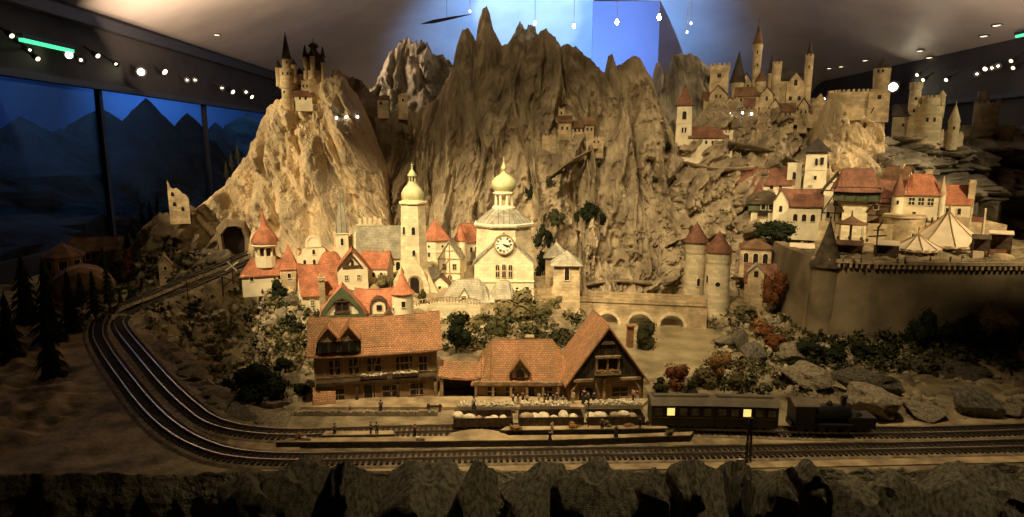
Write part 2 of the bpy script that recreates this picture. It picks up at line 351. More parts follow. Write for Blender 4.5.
mountain('rock_outcrop', 'brown ruin-topped outcrop left of the pale mountain above the tunnel',
  [(120, 262), (132, 248), (145, 236), (152, 222), (162, 214), (178, 213), (186, 210), (195, 205), (205, 215), (218, 222), (228, 226), (240, 240)],
  [(100, 288, 6.2), (150, 284, 5.9), (190, 270, 5.9), (212, 262, 6.0), (232, 256, 6.1)], 'rock_brown', D=6.4, amp=.12, cr=.8, fr=(4, 3, 2), seed=61, nu=120, nv=80, back=.7, zb=.0)
mountain('rock_outcrop', 'dark low rocky knoll beside the rear curve of the tracks',
  [(178, 278), (186, 262), (195, 251), (212, 248), (226, 250), (236, 256)], [(172, 283, 5.45), (210, 269, 5.7), (234, 258, 5.95)], 'rock_dark', D=5.95, amp=.09, cr=.8, fr=(5, 4, 5), seed=66, nu=60, nv=40, back=.3, zb=0)
# ---------------------------------------------------------------- ground
CT = []
def ct(px, py, D): CT.append(P(px, py, D)[:])
def cg(px, py, z): CT.append(G(px, py, z)[:])
for x in np.arange(-5, 8, .5):                        # flat track zone in front
    for y in (2.38, 2.7, 3.0): CT.append((x, y, 0 if x > -2.6 else -.0))
TR_OUT = [(1120, 443), (1024, 447), (900, 450), (800, 452), (700, 454), (560, 456), (420, 459), (300, 461), (240, 458), (205, 449), (175, 433), (150, 411), (125, 380), (106, 353), (98, 335), (103, 319), (122, 306), (150, 295), (185, 280), (215, 268), (243, 256), (262, 249)]
TR_IN = [(1120, 428), (1024, 431), (920, 434), (820, 434), (720, 431), (620, 430), (500, 431), (400, 433), (310, 436), (255, 434), (215, 425), (190, 408), (165, 384), (140, 355), (122, 332), (120, 322), (132, 313), (155, 303), (190, 289), (222, 275), (250, 263), (270, 256)]
def path3(pix, z=0.0):
    pts = [G(a, b, .35*max(0, (320-b)/64) if a < 300 else 0) for a, b in pix]; out = []
    for i in range(len(pts)-1):
        p0 = pts[max(i-1, 0)]; p1 = pts[i]; p2 = pts[i+1]; p3 = pts[min(i+2, len(pts)-1)]
        for k in range(12):
            t = k/12
            out.append(.5*((2*p1)+(-p0+p2)*t+(2*p0-5*p1+4*p2-p3)*t*t+(-p0+3*p1-3*p2+p3)*t**3))
    out.append(pts[-1])
    # resample evenly
    L = [0]
    for a, b in zip(out, out[1:]): L.append(L[-1]+(b-a).length)
    n = int(L[-1]/.05); res = []; j = 0
    for i in range(n+1):
        s = L[-1]*i/n
        while j < len(L)-2 and L[j+1] < s: j += 1
        t = (s-L[j])/max(L[j+1]-L[j], 1e-6); res.append(out[j].lerp(out[j+1], t))
    return res
PO, PI_ = path3(TR_OUT), path3(TR_IN)
for p in PO[::5]+PI_[::5]: CT.append((p.x, p.y, p.z))
for a in ((80, 420), (60, 380), (50, 350), (120, 450)): cg(*a, -.03)
for a in ((300, 400, 0), (350, 402, .005), (420, 402, .005), (480, 402, .005), (560, 403, .005), (640, 402, .0), (700, 392, 0), (760, 388, 0), (820, 395, .02), (900, 400, .02), (980, 395, 0)): cg(*a)
for a in ((340, 395, 3.3), (380, 360, 3.75), (440, 352, 3.75), (520, 356, 3.7), (600, 358, 3.8), (340, 322, 4.1), (400, 320, 4.05), (450, 325, 4.0), (440, 345, 3.8), (470, 330, 4.0), (520, 325, 4.1), (560, 312, 4.5), (500, 303, 4.55), (440, 300, 4.5), (400, 296, 4.55), (350, 292, 4.6), (310, 300, 4.5), (290, 310, 4.3), (275, 295, 4.55), (280, 282, 4.9), (340, 280, 4.95), (400, 282, 4.9), (460, 283, 4.8), (530, 300, 4.8), (575, 308, 4.75), (300, 268, 5.2), (360, 265, 5.35), (420, 262, 5.4), (480, 262, 5.3), (540, 275, 5.3), (250, 282, 5.0)): ct(*a)
for a in ((280, 340, 4.05), (300, 360, 3.8), (265, 320, 4.3), (290, 380, 3.5)): ct(*a)
for a in ((170, 340, -.28), (200, 330, -.35), (225, 340, -.3), (215, 365, -.28), (240, 365, -.2), (190, 312, -.35), (230, 305, -.3), (240, 385, -.12), (265, 390, -.1), (250, 345, -.2), (245, 400, -.06), (285, 405, -.04)): cg(*a)
for a in ((600, 300, -.2), (600, 330, -.22), (612, 340, -.22), (625, 330, -.22), (650, 330, -.22), (640, 350, -.22), (660, 355, -.22), (690, 350, -.2), (690, 365, -.18), (670, 340, -.22), (675, 328, -.22), (660, 372, -.14), (640, 310, -.2), (690, 315, -.1), (670, 300, -.2), (650, 366, -.18)): cg(*a)
for a in ((585, 322, 4.7), (700, 308, 4.9), (720, 303, 4.95), (745, 300, 5.0), (780, 310, 5.0), (735, 320, 4.7), (760, 345, 4.4), (780, 372, 3.7), (740, 362, 3.9), (720, 345, 4.25), (720, 378, 3.55), (800, 350, 4.2), (760, 330, 4.6)): ct(*a)
for px in range(830, 1100, 25):
    ct(px, 352, 4.0); cg(px, 378, -.03); 
    for D in (4.38, 4.6, 4.9, 5.2): CT.append((P(px, 265, D).x, D, .545))
for a in ((850, 240, 5.6), (900, 240, 5.6), (950, 242, 5.6), (1000, 245, 5.6), (1050, 245, 5.6)): ct(*a)
for px in (0, 30, 60, 90, 120, 150): 
    cg(px, 300, 0.0); cg(px, 275, .05)
for x in np.arange(-5, 8, .8):
    for y in (7.5, 9, 11): CT.append((x, y, .1))
cta = np.array(CT)
w0 = [P(a, 264, d) for a, d in ((776, 5.35), (786, 5.05), (800, 4.75), (816, 4.52), (835, 4.40), (870, 4.33), (920, 4.3), (980, 4.27), (1040, 4.27), (1120, 4.3), (1250, 4.3))]
wx = np.array([p.x for p in w0]); wy = np.array([p.y for p in w0])
def ground_z(X, Y):
    full = idw(X, Y, cta); low = idw(X, Y, cta[~((cta[:, 1] > 4.36) & (cta[:, 0] > 1.95) & (cta[:, 2] > .3))])
    X = np.asarray(X, float); Y = np.asarray(Y, float); line = np.interp(X, np.concatenate([[1.2, wx[0]-.05], wx]), np.concatenate([[5.6, 5.6], wy]))
    m = (X > 1.2) & (Y < line+.0)
    return np.where(m, np.minimum(low, .1), np.where((X > wx[3]) & (Y < line+.5) & (Y >= line), .54, full))
def idw(X, Y, cta):
    X = np.asarray(X, float); Y = np.asarray(Y, float); num = np.zeros_like(X); den = np.zeros_like(X)
    for cx, cy, cz in cta:
        w = 1/(((X-cx)**2+(Y-cy)**2)+.0025)**1.9; num += w*cz; den += w
    return num/den
gx = np.concatenate([np.linspace(-4.95, 7.4, 520)]); gy = np.concatenate([np.linspace(2.41, 6.2, 330), np.linspace(6.3, 11.9, 30)])
GX, GY = np.meshgrid(gx, gy); GZ = ground_z(GX, GY)
tp = np.array([(p.x, p.y, p.z) for p in PO[::3]+PI_[::3]])
dt = np.full(GX.shape, 9.); dz = np.zeros(GX.shape)
for a, b, c in tp:
    h_ = np.hypot(GX-a, GY-b); dz = np.where(h_ < dt, c, dz); dt = np.minimum(dt, h_)
def carve(pix, floor, soft):
    poly = [G(a, b, 0) for a, b in pix]; n = len(poly); ins = np.zeros(GX.shape, bool); dd = np.full(GX.shape, 9.)
    for i in range(n):
        ax, ay, bx, by = poly[i].x, poly[i].y, poly[(i+1) % n].x, poly[(i+1) % n].y
        cond = ((ay > GY) != (by > GY)) & (GX < (bx-ax)*(GY-ay)/(by-ay+1e-9)+ax); ins ^= cond
        t = np.clip(((GX-ax)*(bx-ax)+(GY-ay)*(by-ay))/((bx-ax)**2+(by-ay)**2), 0, 1); dd = np.minimum(dd, np.hypot(GX-ax-t*(bx-ax), GY-ay-t*(by-ay)))
    t = np.where(ins, np.clip(dd/soft, 0, 1), 0); t = t*t*(3-2*t); return GZ*(1-t)+np.minimum(GZ, floor)*t
GZ = carve([(143, 326), (165, 309), (205, 292), (243, 275), (262, 288), (268, 318), (262, 350), (268, 392), (240, 398), (208, 388), (178, 362), (152, 338)], -.36, .16)
GZ = carve([(584, 322), (585, 306), (700, 306), (712, 322), (716, 352), (705, 376), (650, 378), (612, 356), (596, 338)], -.2, .1)
flat = np.clip((dt-.11)/.16, 0, 1)
mb = MB(); ny, nx = GX.shape
for j in range(ny):
    for i in range(nx):
        x, y, z = GX[j, i], GY[j, i], GZ[j, i]; f = flat[j, i]
        if f > 0 and not (y < 3.35 and -2.2 < x < 2.6):
            q = Vector((x*4, y*4, 0)); z += f*((.16 if z < -.15 and x < -1 else .06 if (x < -1.3 or x > 1.2) and y < 4.6 and z < .3 else .03)*(ridged(q, 5)-.3)+.03*noise.noise(q*3))
        z = z*f+(dz[j, i]-.004)*(1-f) if f < 1 else z
        mb.v.append(Vector((x, y, z+ .002*noise.noise(Vector((x*40, y*40, 0))))))
for j in range(ny-1):
    for i in range(nx-1): a = j*nx+i; mb.f.append((a, a+1, a+nx+1, a+nx))
go = mb.build('ground', 'earth', smooth=True); tag(go, kind='structure'); SOLID.append(go)
# stack of the display table under the ground
tag(MB().box(-4.7, 7.1, 2.5, 11.8, -1, -.6).build('floor_plinth', 'dark_hall'), kind='structure')
# front rocks: a broken cliff edge facing the visitor
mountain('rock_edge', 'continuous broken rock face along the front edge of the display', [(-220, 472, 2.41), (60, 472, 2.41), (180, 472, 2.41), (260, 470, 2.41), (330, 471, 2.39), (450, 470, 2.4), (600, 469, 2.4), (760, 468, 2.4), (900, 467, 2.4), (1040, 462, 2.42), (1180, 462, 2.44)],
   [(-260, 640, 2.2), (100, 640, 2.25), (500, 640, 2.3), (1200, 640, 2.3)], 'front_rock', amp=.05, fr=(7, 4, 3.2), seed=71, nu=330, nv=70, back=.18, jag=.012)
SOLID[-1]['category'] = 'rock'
DG = bpy.context.evaluated_depsgraph_get()
BV = []
for o in SOLID:
    BV.append(BVHTree.FromPolygons([v.co[:] for v in o.data.vertices], [p.vertices[:] for p in o.data.polygons]))
O0 = Vector((0, 0, CAMZ))
def hit(px, py):
    d = ray(px, py).normalized(); best = None
    for b in BV:
        h = b.ray_cast(O0, d)
        if h[0] is not None and (best is None or h[3] < best[1]): best = (h[0], h[3])
    return best[0] if best else P(px, py, 6)
def drop(x, y, z=5.0):
    best = None
    for b in BV:
        h = b.ray_cast(Vector((x, y, z)), Vector((0, 0, -1)))
        if h[0] is not None and (best is None or h[0].z > best): best = h[0].z
    return best if best is not None else 0
# water
tag(MB().add([(P(560, 300, 5.5).x, 3.5, -.025), (1.6, 3.5, -.025), (1.9, 5.6, -.025), (P(560, 300, 5.5).x, 5.6, -.025)], [(0, 1, 2, 3)]).add([(-3.0, 3.4, -.36), (-1.4, 3.4, -.36), (-1.4, 5.2, -.36), (-3.0, 5.2, -.36)], [(0, 1, 2, 3)]).add([(1.9, 3.2, -.025), (5, 3.2, -.025), (5, 4.2, -.025), (1.9, 4.2, -.025)], [(0, 1, 2, 3)]).build('river_water', 'water'), 'shallow yellowish river water running under the stone bridge', 'water', kind='stuff')
# ---------------------------------------------------------------- gravel bed of the tracks
def ribbon(pts, w, z0, z1, name, m, slope=.02):
    mb = MB(); rings = []
    for i, p in enumerate(pts):
        t = (pts[min(i+1, len(pts)-1)]-pts[max(i-1, 0)]).normalized(); n = Vector((-t.y, t.x, 0))
        rings.append([Vector((p.x, p.y, p.z))+n*a+Vector((0, 0, b)) for a, b in ((-w-slope, z0), (-w, z1), (w, z1), (w+slope, z0))])
    mb.loft(rings); return mb.build(name, m)
SLP, RG = .058, .030
def track(pts, label, wh):
    t = empty('railway_track', pts[0]); tag(t, label, 'railway track'); off = -pts[0]
    q = [p+off for p in pts]
    for s, lb in ((-1, None), (1, None)):
        mb = MB(); rings = []
        for i, p in enumerate(q):
            tt = (q[min(i+1, len(q)-1)]-q[max(i-1, 0)]).normalized(); n = Vector((-tt.y, tt.x, 0)); c = p+n*RG*s
            rings.append([c+n*a+Vector((0, 0, b)) for a, b in ((-.0035, .012), (-.0035, .024), (.0035, .024), (.0035, .012))])
        mb.loft(rings).build('rail', 'steel', t)
    o = ribbon(q, .078, -.01, .006, 'ballast_bed', 'ballast'); o.parent = t
    # sleepers, nearest ones single
    L = []
    for i in range(0, len(pts)-1):
        for f in (0, .5):
            c = pts[i].lerp(pts[i+1], f); tt = (pts[i+1]-pts[i]).normalized(); L.append((c.xy.length, c, math.atan2(tt.y, tt.x)))
    L.sort(key=lambda a: a[0])
    proto = MB().box(-.0062, .0062, -SLP, SLP, .004, .013).build('sleeper', 'sleeper', t)
    mbr = MB()
    for k, (d, c, a) in enumerate(L):
        if k < 100:
            o = proto if k == 0 else proto.copy()
            if k: COL.objects.link(o); o.parent = t
            o.location = c+off; o.rotation_euler = (0, 0, a)
        else:
            mbr.at(Matrix.Translation(c+off) @ Matrix.Rotation(a, 4, 'Z')).box(-.0062, .0062, -SLP, SLP, .004, .013)
    o = mbr.build('sleeper', 'sleeper', t); o['kind'] = 'stuff'
    return t
track(PO, 'outer railway track, nearest the front rocks and swinging round the left curve', 0)
track(PI_, 'inner railway track carrying the train and passing behind the low platforms', 0)
# sandy strip between tracks
def sand(pix, name, label, m='gravel', z=.004, th=.02):
    mb = MB(); pts = [G(a, b, z) for a, b in pix]
    mb.loft([[(p.x, p.y, z-th) for p in pts], [(p.x, p.y, z) for p in pts]]); return tag(mb.build(name, m), label, 'ground', kind='stuff')

sand([(694, 437), (860, 438), (1060, 436), (1060, 443), (860, 446), (694, 449)], 'sand_strip', 'sandy gravel strip between the two tracks right of the island platform', z=.003)
sand([(262, 466), (500, 463), (800, 459), (1060, 455), (1060, 461), (800, 467), (500, 471), (262, 471)], 'sand_strip', 'sandy gravel strip between the outer track and the front rocks', z=.003)
sand([(850, 424), (940, 419), (1060, 418), (1060, 424), (940, 427), (850, 428)], 'sand_strip', 'sandy gravel verge behind the inner track by the trackside rocks', z=.004)
sand([(225, 445), (262, 450), (272, 455), (300, 455), (300, 441), (262, 441), (232, 436)], 'sand_strip', 'brown gravel wedge between the tracks left of the island platform', z=.003)
# ---------------------------------------------------------------- building kit (all sizes in photo pixels, scaled by the thing's distance)
class T:
    def __init__(s, name, label, cat, px, py, D=None, yaw=0, group=None):
        p = hit(px, py) if D is None else P(px, py, D)
        s.k = S(py, p.y); s.e = empty(name, p, R(yaw)-math.atan2(p.x, p.y)*.9); s.p = p; tag(s.e, label, cat, group)
    def add(s, mb, name, m, par=None, smooth=False):
        return mb.build(name, m, par or s.e, s.k, smooth)
FA = {'f': 0, 'r': PI/2, 'b': PI, 'l': -PI/2}
def outl(w, h, kind, g=0):
    w2 = w/2+g; t = h+g; b = -g
    if kind[0] == 'a':
        sp = max(.1, h-w/2); return [(-w2, b), (w2, b)]+[(w2*math.cos(PI*i/6), sp+w2*math.sin(PI*i/6)) for i in range(7)]
    if kind[0] == 'p':
        return [(-w2, b), (w2, b), (w2, h*.6), (0, t+g), (-w2, h*.6)]
    if kind[0] == 'o': return [(w2*math.cos(2*PI*i/12), h/2+w2*math.sin(2*PI*i/12)) for i in range(12)]
    return [(-w2, b), (w2, b), (w2, t), (-w2, t)]
def win(t, par, mx, w, h, kind='s', nested=False, pane='opening', frame='white_trim', name='window'):
    if nested or w < 2.0:
        return t.add(MB().at(mx).plate(outl(w, h, kind), -.3, .4), name, pane, par)
    mb = MB().at(mx).ringplate(outl(w, h, kind, .55), outl(w, h, kind, 0), -.75, .4)
    if '+' in kind: mb.box(-.22, .22, -.55, .2, 0, h); mb.box(-w/2, w/2, -.5, .2, h*.45, h*.55)
    if '_' in kind: mb.box(-w/2-1, w/2+1, -1.3, .2, -1.0, -.4)
    o = t.add(mb, name, frame, par)
    t.add(MB().at(mx).plate(outl(w, h, kind, .05), -.25, .3), 'pane' if name == 'window' else 'opening', pane, o)
    return o
def facem(x, yc, z, w, d, face, u, zz, off=0):
    a = FA[face]; dist = d/2 if face in 'fb' else w/2
    return Matrix.Translation((x, yc, z)) @ Matrix.Rotation(a, 4, 'Z') @ Matrix.Translation((u, -dist-off, zz))
def house(t, w, d, h, rh, x=0, y=0, z=0, ax='x', wm='plaster', rm='red', par=None, ov=1.2, th=.9, sag=0, hip=0, wins=(), chim=(), dorm=(), timber=None, fnd=10, yaw=0, body='wall', roof='roof', fr='white_trim', door=None):
    yc = y+d/2; R0 = Matrix.Translation((x, yc, z)) @ Matrix.Rotation(R(yaw), 4, 'Z'); nested = par is not None
    RA = R0 if ax == 'x' else R0 @ Matrix.Rotation(PI/2, 4, 'Z')
    Ln, C = (w, d) if ax == 'x' else (d, w)
    mb = MB().at(RA)
    if hip: mb.box(-Ln/2, Ln/2, -C/2, C/2, -fnd, h)
    else: mb.loft([[(l, -C/2, -fnd), (l, C/2, -fnd), (l, C/2, h-sg*.6-.3), (l, 0, h+rh*.97-sg-.2), (l, -C/2, h-sg*.6-.3)] for l, sg in [(-Ln/2+Ln*i/8, max(0, sag)*4*(i/8)*(1-i/8)+abs(sag)*.2) for i in range(9)]])
    wl = t.add(mb, body, wm, par or t.e); pp = wl if nested else t.e
    n = 10; m = rh/(C/2); rings = []; L2 = Ln/2+ov; ce = C/2+ov; ze = h-m*ov
    for i in range(n+1):
        s = i/n; l = -L2+2*L2*s; f = 1
        if hip: f = min(1, (L2-abs(l))/hip) if i not in (0, n) else 0.0
        zr = ze+(h+rh-ze)*f-sag*4*s*(1-s); e = -sag*.5*4*s*(1-s)
        rings.append([(l, -ce, ze+e), (l, 0, zr), (l, ce, ze+e), (l, ce, ze+th+e), (l, 0, zr+th*1.3), (l, -ce, ze+th+e)])
    t.add(MB().at(RA).loft(rings), roof, rm, pp)
    if th > .5 and not nested:
        t.add(MB().at(RA).tube([(l[1][0], 0, l[4][2]) for l in rings], .45, 5), 'ridge_cap', rm, pp)
    B0 = R0 @ Matrix.Translation((-x, -yc, -z))
    for q in wins:
        face, u, zz, ww, hh = q[:5]; kd = q[5] if len(q) > 5 else 's'; nm = q[6] if len(q) > 6 else 'window'
        win(t, pp, B0 @ facem(x, yc, z, w, d, face, u, zz), ww, hh, kd, nested, frame=fr, name=nm)
    for q in chim:
        cx, cy, ch, cw = q; ms = MB().at(R0); zb = h+rh*.2
        ms.box(cx-cw/2, cx+cw/2, cy-cw/2, cy+cw/2, zb, h+rh+ch); ms.box(cx-cw/2-.5, cx+cw/2+.5, cy-cw/2-.5, cy+cw/2+.5, h+rh+ch, h+rh+ch+.9)
        t.add(ms, 'chimney', 'stone', pp)
    for q in dorm:
        dx, dz, dw, dh, dr = q[:5]; yf = -(C/2)*(1-(dz-h)/rh)-.6*0; dl = C/2*(dh+dr)/rh+1
        mm = R0 @ Matrix.Translation((dx, yf, dz))
        o = t.add(MB().at(mm).loft([[(-dw/2, yy, 0), (dw/2, yy, 0), (dw/2, yy, dh), (0, yy, dh+dr*.96), (-dw/2, yy, dh)] for yy in (-.6, dl)]), 'dormer', wm, pp)
        if not nested:
            g = 1.0; t.add(MB().at(mm).loft([[(-dw/2-g, yy, dh-g*dr/(dw/2)), (0, yy, dh+dr), (dw/2+g, yy, dh-g*dr/(dw/2)), (dw/2+g, yy, dh-g*dr/(dw/2)+.8), (0, yy, dh+dr+1), (-dw/2-g, yy, dh-g*dr/(dw/2)+.8)] for yy in (-1.6, dl)]), 'dormer_roof', rm, o)
            t.add(MB().at(mm).plate(outl(dw*.5, dh*.75, 's'), -.9, -.3), 'window', 'opening', o)
    if timber:
        mb = MB(); b = .55
        for face in timber:
            W = w if face in 'fb' else d; gab = (ax == 'y' and face in 'fb') or (ax == 'x' and face in 'lr')
            F0 = B0 @ facem(x, yc, z, w, d, face, 0, 0); mb.at(F0)
            for zz in (.3, h*.5, h-.6): mb.box(-W/2, W/2, -.45, .2, zz-b, zz+b)
            k = max(2, int(W/9))
            for i in range(k+1):
                u = -W/2+W*i/k; mb.box(u-b, u+b, -.5, .2, 0, h)
                if i < k and i % 2 == 0: u2 = -W/2+W*(i+1)/k; mb.tube([(u, -.3, h*.5), (u2, -.3, h-.6)], .5, 4)
            if gab and not hip:
                mb.tube([(-W/2, -.3, h), (0, -.3, h+rh-.8), (W/2, -.3, h)], .8, 4); mb.box(-b, b, -.45, .2, h, h+rh*.85); mb.box(-W*.27, W*.27, -.45, .2, h+rh*.42, h+rh*.42+b*1.6)
        t.add(mb, 'timber_frame', 'timber' if fr != 'timber_light' else 'timber_light', pp)
    return wl
def tower(t, r0, h, roof=None, x=0, y=None, z=0, r1=None, n=18, wm='stone', rm='red', par=None, wins=(), rings=(), battle=0, fnd=10, body='tower', fin=0, rot=None, finm=None, top=None):
    if y is None: y = r0
    r1 = r1 or r0; nested = par is not None; sq = (n <= 8); q = 1/math.cos(PI/n) if sq else 1
    rot = (PI/n if sq else 0) if rot is None else rot
    prof = [(r0*1.06*q, -fnd), (r0*q, 0)]
    for i in range(1, 5): s = i/5; prof.append(((r0+(r1-r0)*s)*q, h*s))
    prof.append((r1*q, h)); 
    if top: prof[-1] = (r1*q, h-top[1]); prof += [(top[0]*q, h-top[1]*.8), (top[0]*q, h)]
    rt_ = top[0] if top else r1
    mx = Matrix.Translation((x, y, z))
    wl = t.add(MB().at(mx).lathe(prof, n, rot=rot), body, wm, par or t.e, smooth='auto'); pp = wl if nested else t.e
    for zz, e in rings: t.add(MB().at(mx).lathe([((r1+.1)*q, zz-e), ((r1+e)*q, zz-e*.5), ((r1+e)*q, zz+e*.3), ((r1+.1)*q, zz+e*.6)], n, rot=rot), 'cornice', wm, pp)
    if battle:
        mb = MB(); k = max(6, int(2*PI*rt_/(battle*2))) if not sq else 0
        if not sq:
            for i in range(k): mb.at(mx @ Matrix.Rotation(2*PI*i/k, 4, 'Z')); mb.box(rt_-battle*.55, rt_+.15, -battle/2, battle/2, h, h+battle*1.1)
        else:
            m2 = max(2, int(rt_*2/(battle*2)))
            for a in range(4):
                mb.at(mx @ Matrix.Rotation(a*PI/2, 4, 'Z'))
                for i in range(m2): u = -rt_+battle/2+(2*rt_-battle)*i/max(1, m2-.0001 if m2 == 1 else m2-1+0) if i < m2 else 0; mb.box(u-battle/2, u+battle/2, -rt_-.15, -rt_+battle*.5, h, h+battle*1.1)
        t.add(mb, 'battlements', wm, pp)
    if roof:
        kd, rr, rh = roof[:3]; q2 = q
        pf = {'cone': [(rr, -.6), (rr, 0), (.3, rh)], 'flare': [(rr, -.5), (rr, 0), (rr*.72, rh*.16), (rr*.42, rh*.48), (.25, rh)],
              'ogee': [(rr, -.5), (rr, .2), (rr*.93, rh*.12), (rr*.72, rh*.3), (rr*.40, rh*.42), (rr*.2, rh*.58), (rr*.1, rh*.78), (.12, rh)],
              'bell': [(rr, -.5), (rr, .2), (rr*.95, rh*.25), (rr*.75, rh*.5), (rr*.42, rh*.75), (rr*.15, rh*.9), (.2, rh)],
              'onion': [(rr*.95, 0), (rr*1.0, rh*.04), (rr*.86, rh*.1), (rr*.98, rh*.2), (rr*1.05, rh*.32), (rr*1.0, rh*.45), (rr*.8, rh*.6), (rr*.5, rh*.73), (rr*.25, rh*.83), (rr*.12, rh*.92), (.3, rh)],
              'helm': [(rr, 0), (rr, rh*.05), (rr*.85, rh*.2), (rr*.8, rh*.35), (rr*.55, rh*.55), (rr*.3, rh*.75), (.3, rh)]}[kd]
        ro = t.add(MB().at(mx @ Matrix.Translation((0, 0, h))).lathe([(a*q2, b) for a, b in pf], n, rot=rot), 'roof', rm, pp, smooth='auto' if not sq else False)
        if fin:
            zt = h+rh-.5; m3 = Matrix.Translation((0, 0, zt)); t.add(MB().at(mx @ m3).lathe([(.35, 0), (.25, fin*.35), (.7, fin*.45), (.7, fin*.55), (.2, fin*.65), (.12, fin)], 8), 'finial', finm or rm, pp)
    for w_ in wins:
        a, zz, ww, hh = w_[:4]; kd = w_[4] if len(w_) > 4 else 's'; rr = r0+(r1-r0)*zz/h
        win(t, pp, mx @ Matrix.Rotation(R(a), 4, 'Z') @ Matrix.Translation((0, -rr, zz)), ww, hh, kd, nested)
    return wl
def rampart(t, pts, h, th=1.5, wm='stone', par=None, merlon=1.5, fnd=8, name='rampart', caps=True):
    mb = MB()
    for a, b in zip(pts, pts[1:]):
        dx, dy = b[0]-a[0], b[1]-a[1]; L = math.hypot(dx, dy); ang = math.atan2(dy, dx); za, zb = (a[2] if len(a) > 2 else 0), (b[2] if len(b) > 2 else 0)
        mb.at(Matrix.Translation((a[0], a[1], 0)) @ Matrix.Rotation(ang, 4, 'Z'))
        mb.loft([[(l, -th/2, zz-fnd), (l, th/2, zz-fnd), (l, th/2, zz+h), (l, -th/2, zz+h)] for l, zz in ((0, za), (L, zb))])
        if merlon:
            k = max(1, int(L/(merlon*2)))
            for i in range(k):
                l = (i+.5)*L/k; zz = za+(zb-za)*l/L; mb.box(l-merlon/2, l+merlon/2, -th/2-.1, th/2, zz+h-.1, zz+h+merlon*.9)
    return t.add(mb, name, wm, par or t.e)
def sweepx(mb, pts, fx): pass
# ---------------------------------------------------------------- station buildings
s1 = T('station_house', 'large half-timbered station house with a wide sagging orange tiled roof and twin dormers', 'house', 378, 402, 3.2)
s1.p
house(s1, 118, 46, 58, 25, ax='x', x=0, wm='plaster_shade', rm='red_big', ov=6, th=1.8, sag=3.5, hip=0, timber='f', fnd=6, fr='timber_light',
   wins=[('f', -40, 31, 10, 15, 's+'), ('f', -22, 31, 9, 15, 's+'), ('f', -2, 32, 14, 14, 's+'), ('f', 27, 32, 16, 14, 's+'), ('f', 46, 30, 9, 15, 's+'), ('f', -38, 4, 12, 13, 's+'), ('f', -8, 2, 11, 17, 's', 'door'), ('f', 12, 5, 14, 12, 's+'), ('f', 38, 5, 14, 12, 's+')])
# twin dormer with two gables
o = s1.add(MB().box(-54, -14, -7, 16, 56, 68), 'dormer', 'board_dark')
for cx in (-44, -25):
    s1.add(MB().loft([[(cx-11, y, 67), (cx, y, 81), (cx+11, y, 67), (cx+11, y, 69), (cx, y, 83), (cx-11, y, 69)] for y in (-10, 22)]), 'dormer_roof', 'red_big', o)
    s1.add(MB().box(cx-7, cx-1, -7.8, -6.6, 57, 66).box(cx+1, cx+7, -7.8, -6.6, 57, 66), 'window', 'opening', o)
    s1.add(MB().at(Matrix.Translation((cx, -7.2, 0))).plate([(-9, 67), (9, 67), (0, 79)], 0, 4), 'gable_board', 'timber_light', o)
def blooms(t, x0, x1, y0, y1, z, par, n, name='flowers', m='cream_load', r=1.0, sd=1):
    rd = random.Random(sd); mb = MB()
    for i in range(n):
        c = Vector((rd.uniform(x0, x1), rd.uniform(y0, y1), z+rd.uniform(0, r*1.6)))
        mb.at(Matrix.Translation(c) @ Matrix.Rotation(rd.uniform(0, 6), 4, (rd.random(), rd.random(), rd.random()+.01))).lathe([(0, -r*.5), (r*.8, -r*.2), (r*.9, r*.2), (0, r*.5)], 5)
    o = t.add(mb, name, m, par); return o
for cx, sd in ((-3, 1), (28, 2)):
    b = s1.add(MB().box(cx-13, cx+13, -4.5, -1, 26, 29), 'flower_box', 'timber')
    blooms(s1, cx-12, cx+12, -4.6, -1.5, 29, b, 60, r=1.1, sd=sd)
s1.add(MB().box(-58, 58, -4, -.5, 22, 24.5), 'jetty_beam', 'timber')
for u in (-56, -20, 20, 57): s1.add(MB().box(u-1.5, u+1.5, -3.5, -.5, -6, 18), 'post', 'timber_light' if u > 50 else 'timber')
for u in (-44, 30): s1.add(MB().box(u-12, u+12, -4, -1, 0, 3.5), 'low_hedge', 'leaf_olive')
ln = T('lean_to', 'small lean-to shelter with curved orange tiled roof left of the half-timbered station house', 'shed', 325, 412, 3.1)
mb = MB(); mb.loft([[(x, y, z) for y, z in ((0, 9-abs(x)*.05), (3, 15), (8, 20), (14, 22), (14, 20), (8, 18), (3, 13), (1, 7))] for x in (-11, -4, 4, 11)])
ln.add(mb, 'roof', 'red_big'); ln.add(MB().box(-9, 9, 5, 13, -6, 17), 'wall', 'plaster_shade'); ln.add(MB().box(8, 10, 1, 3, -6, 10), 'post', 'timber_light'); ln.add(MB().box(-10, -8, 1, 3, -6, 10), 'post', 'timber')
cv = T('covered_passage', 'tiled covered passage linking the two station buildings', 'passage', 459, 400, 3.22)
cv.add(MB().loft([[(x, -1, 25-z), (x, 16, 37-z), (x, 30, 25-z), (x, 30, 23-z), (x, 16, 35-z), (x, -1, 23-z)] for x, z in ((-20, -1), (-8, 1), (8, 2.4), (20, 2.5))]), 'roof', 'red_big')
cv.add(MB().box(-18, 18, 18, 20, -6, 28), 'wall', 'timber')
for u in (-17, 17): cv.add(MB().box(u-1.6, u+1.6, 0, 3, -6, 24), 'post', 'timber_light')
s2 = T('station_hall', 'long low station hall with tiled roof, one small dormer and an open arcade of posts', 'station', 520, 403, 3.2)
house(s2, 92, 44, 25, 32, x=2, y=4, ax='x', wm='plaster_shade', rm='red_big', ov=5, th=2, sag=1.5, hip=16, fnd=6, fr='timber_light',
   wins=[('f', -30, 4, 9, 13, 's+'), ('f', -12, 4, 9, 13, 's+'), ('f', 8, 1, 9, 17, 's', 'door'), ('f', 26, 4, 9, 13, 's+')], chim=[(8, 4, 3, 8)])
s2.add(MB().box(-46, 42, -2.2, -.4, 19, 22.5), 'gutter_beam', 'timber_light')
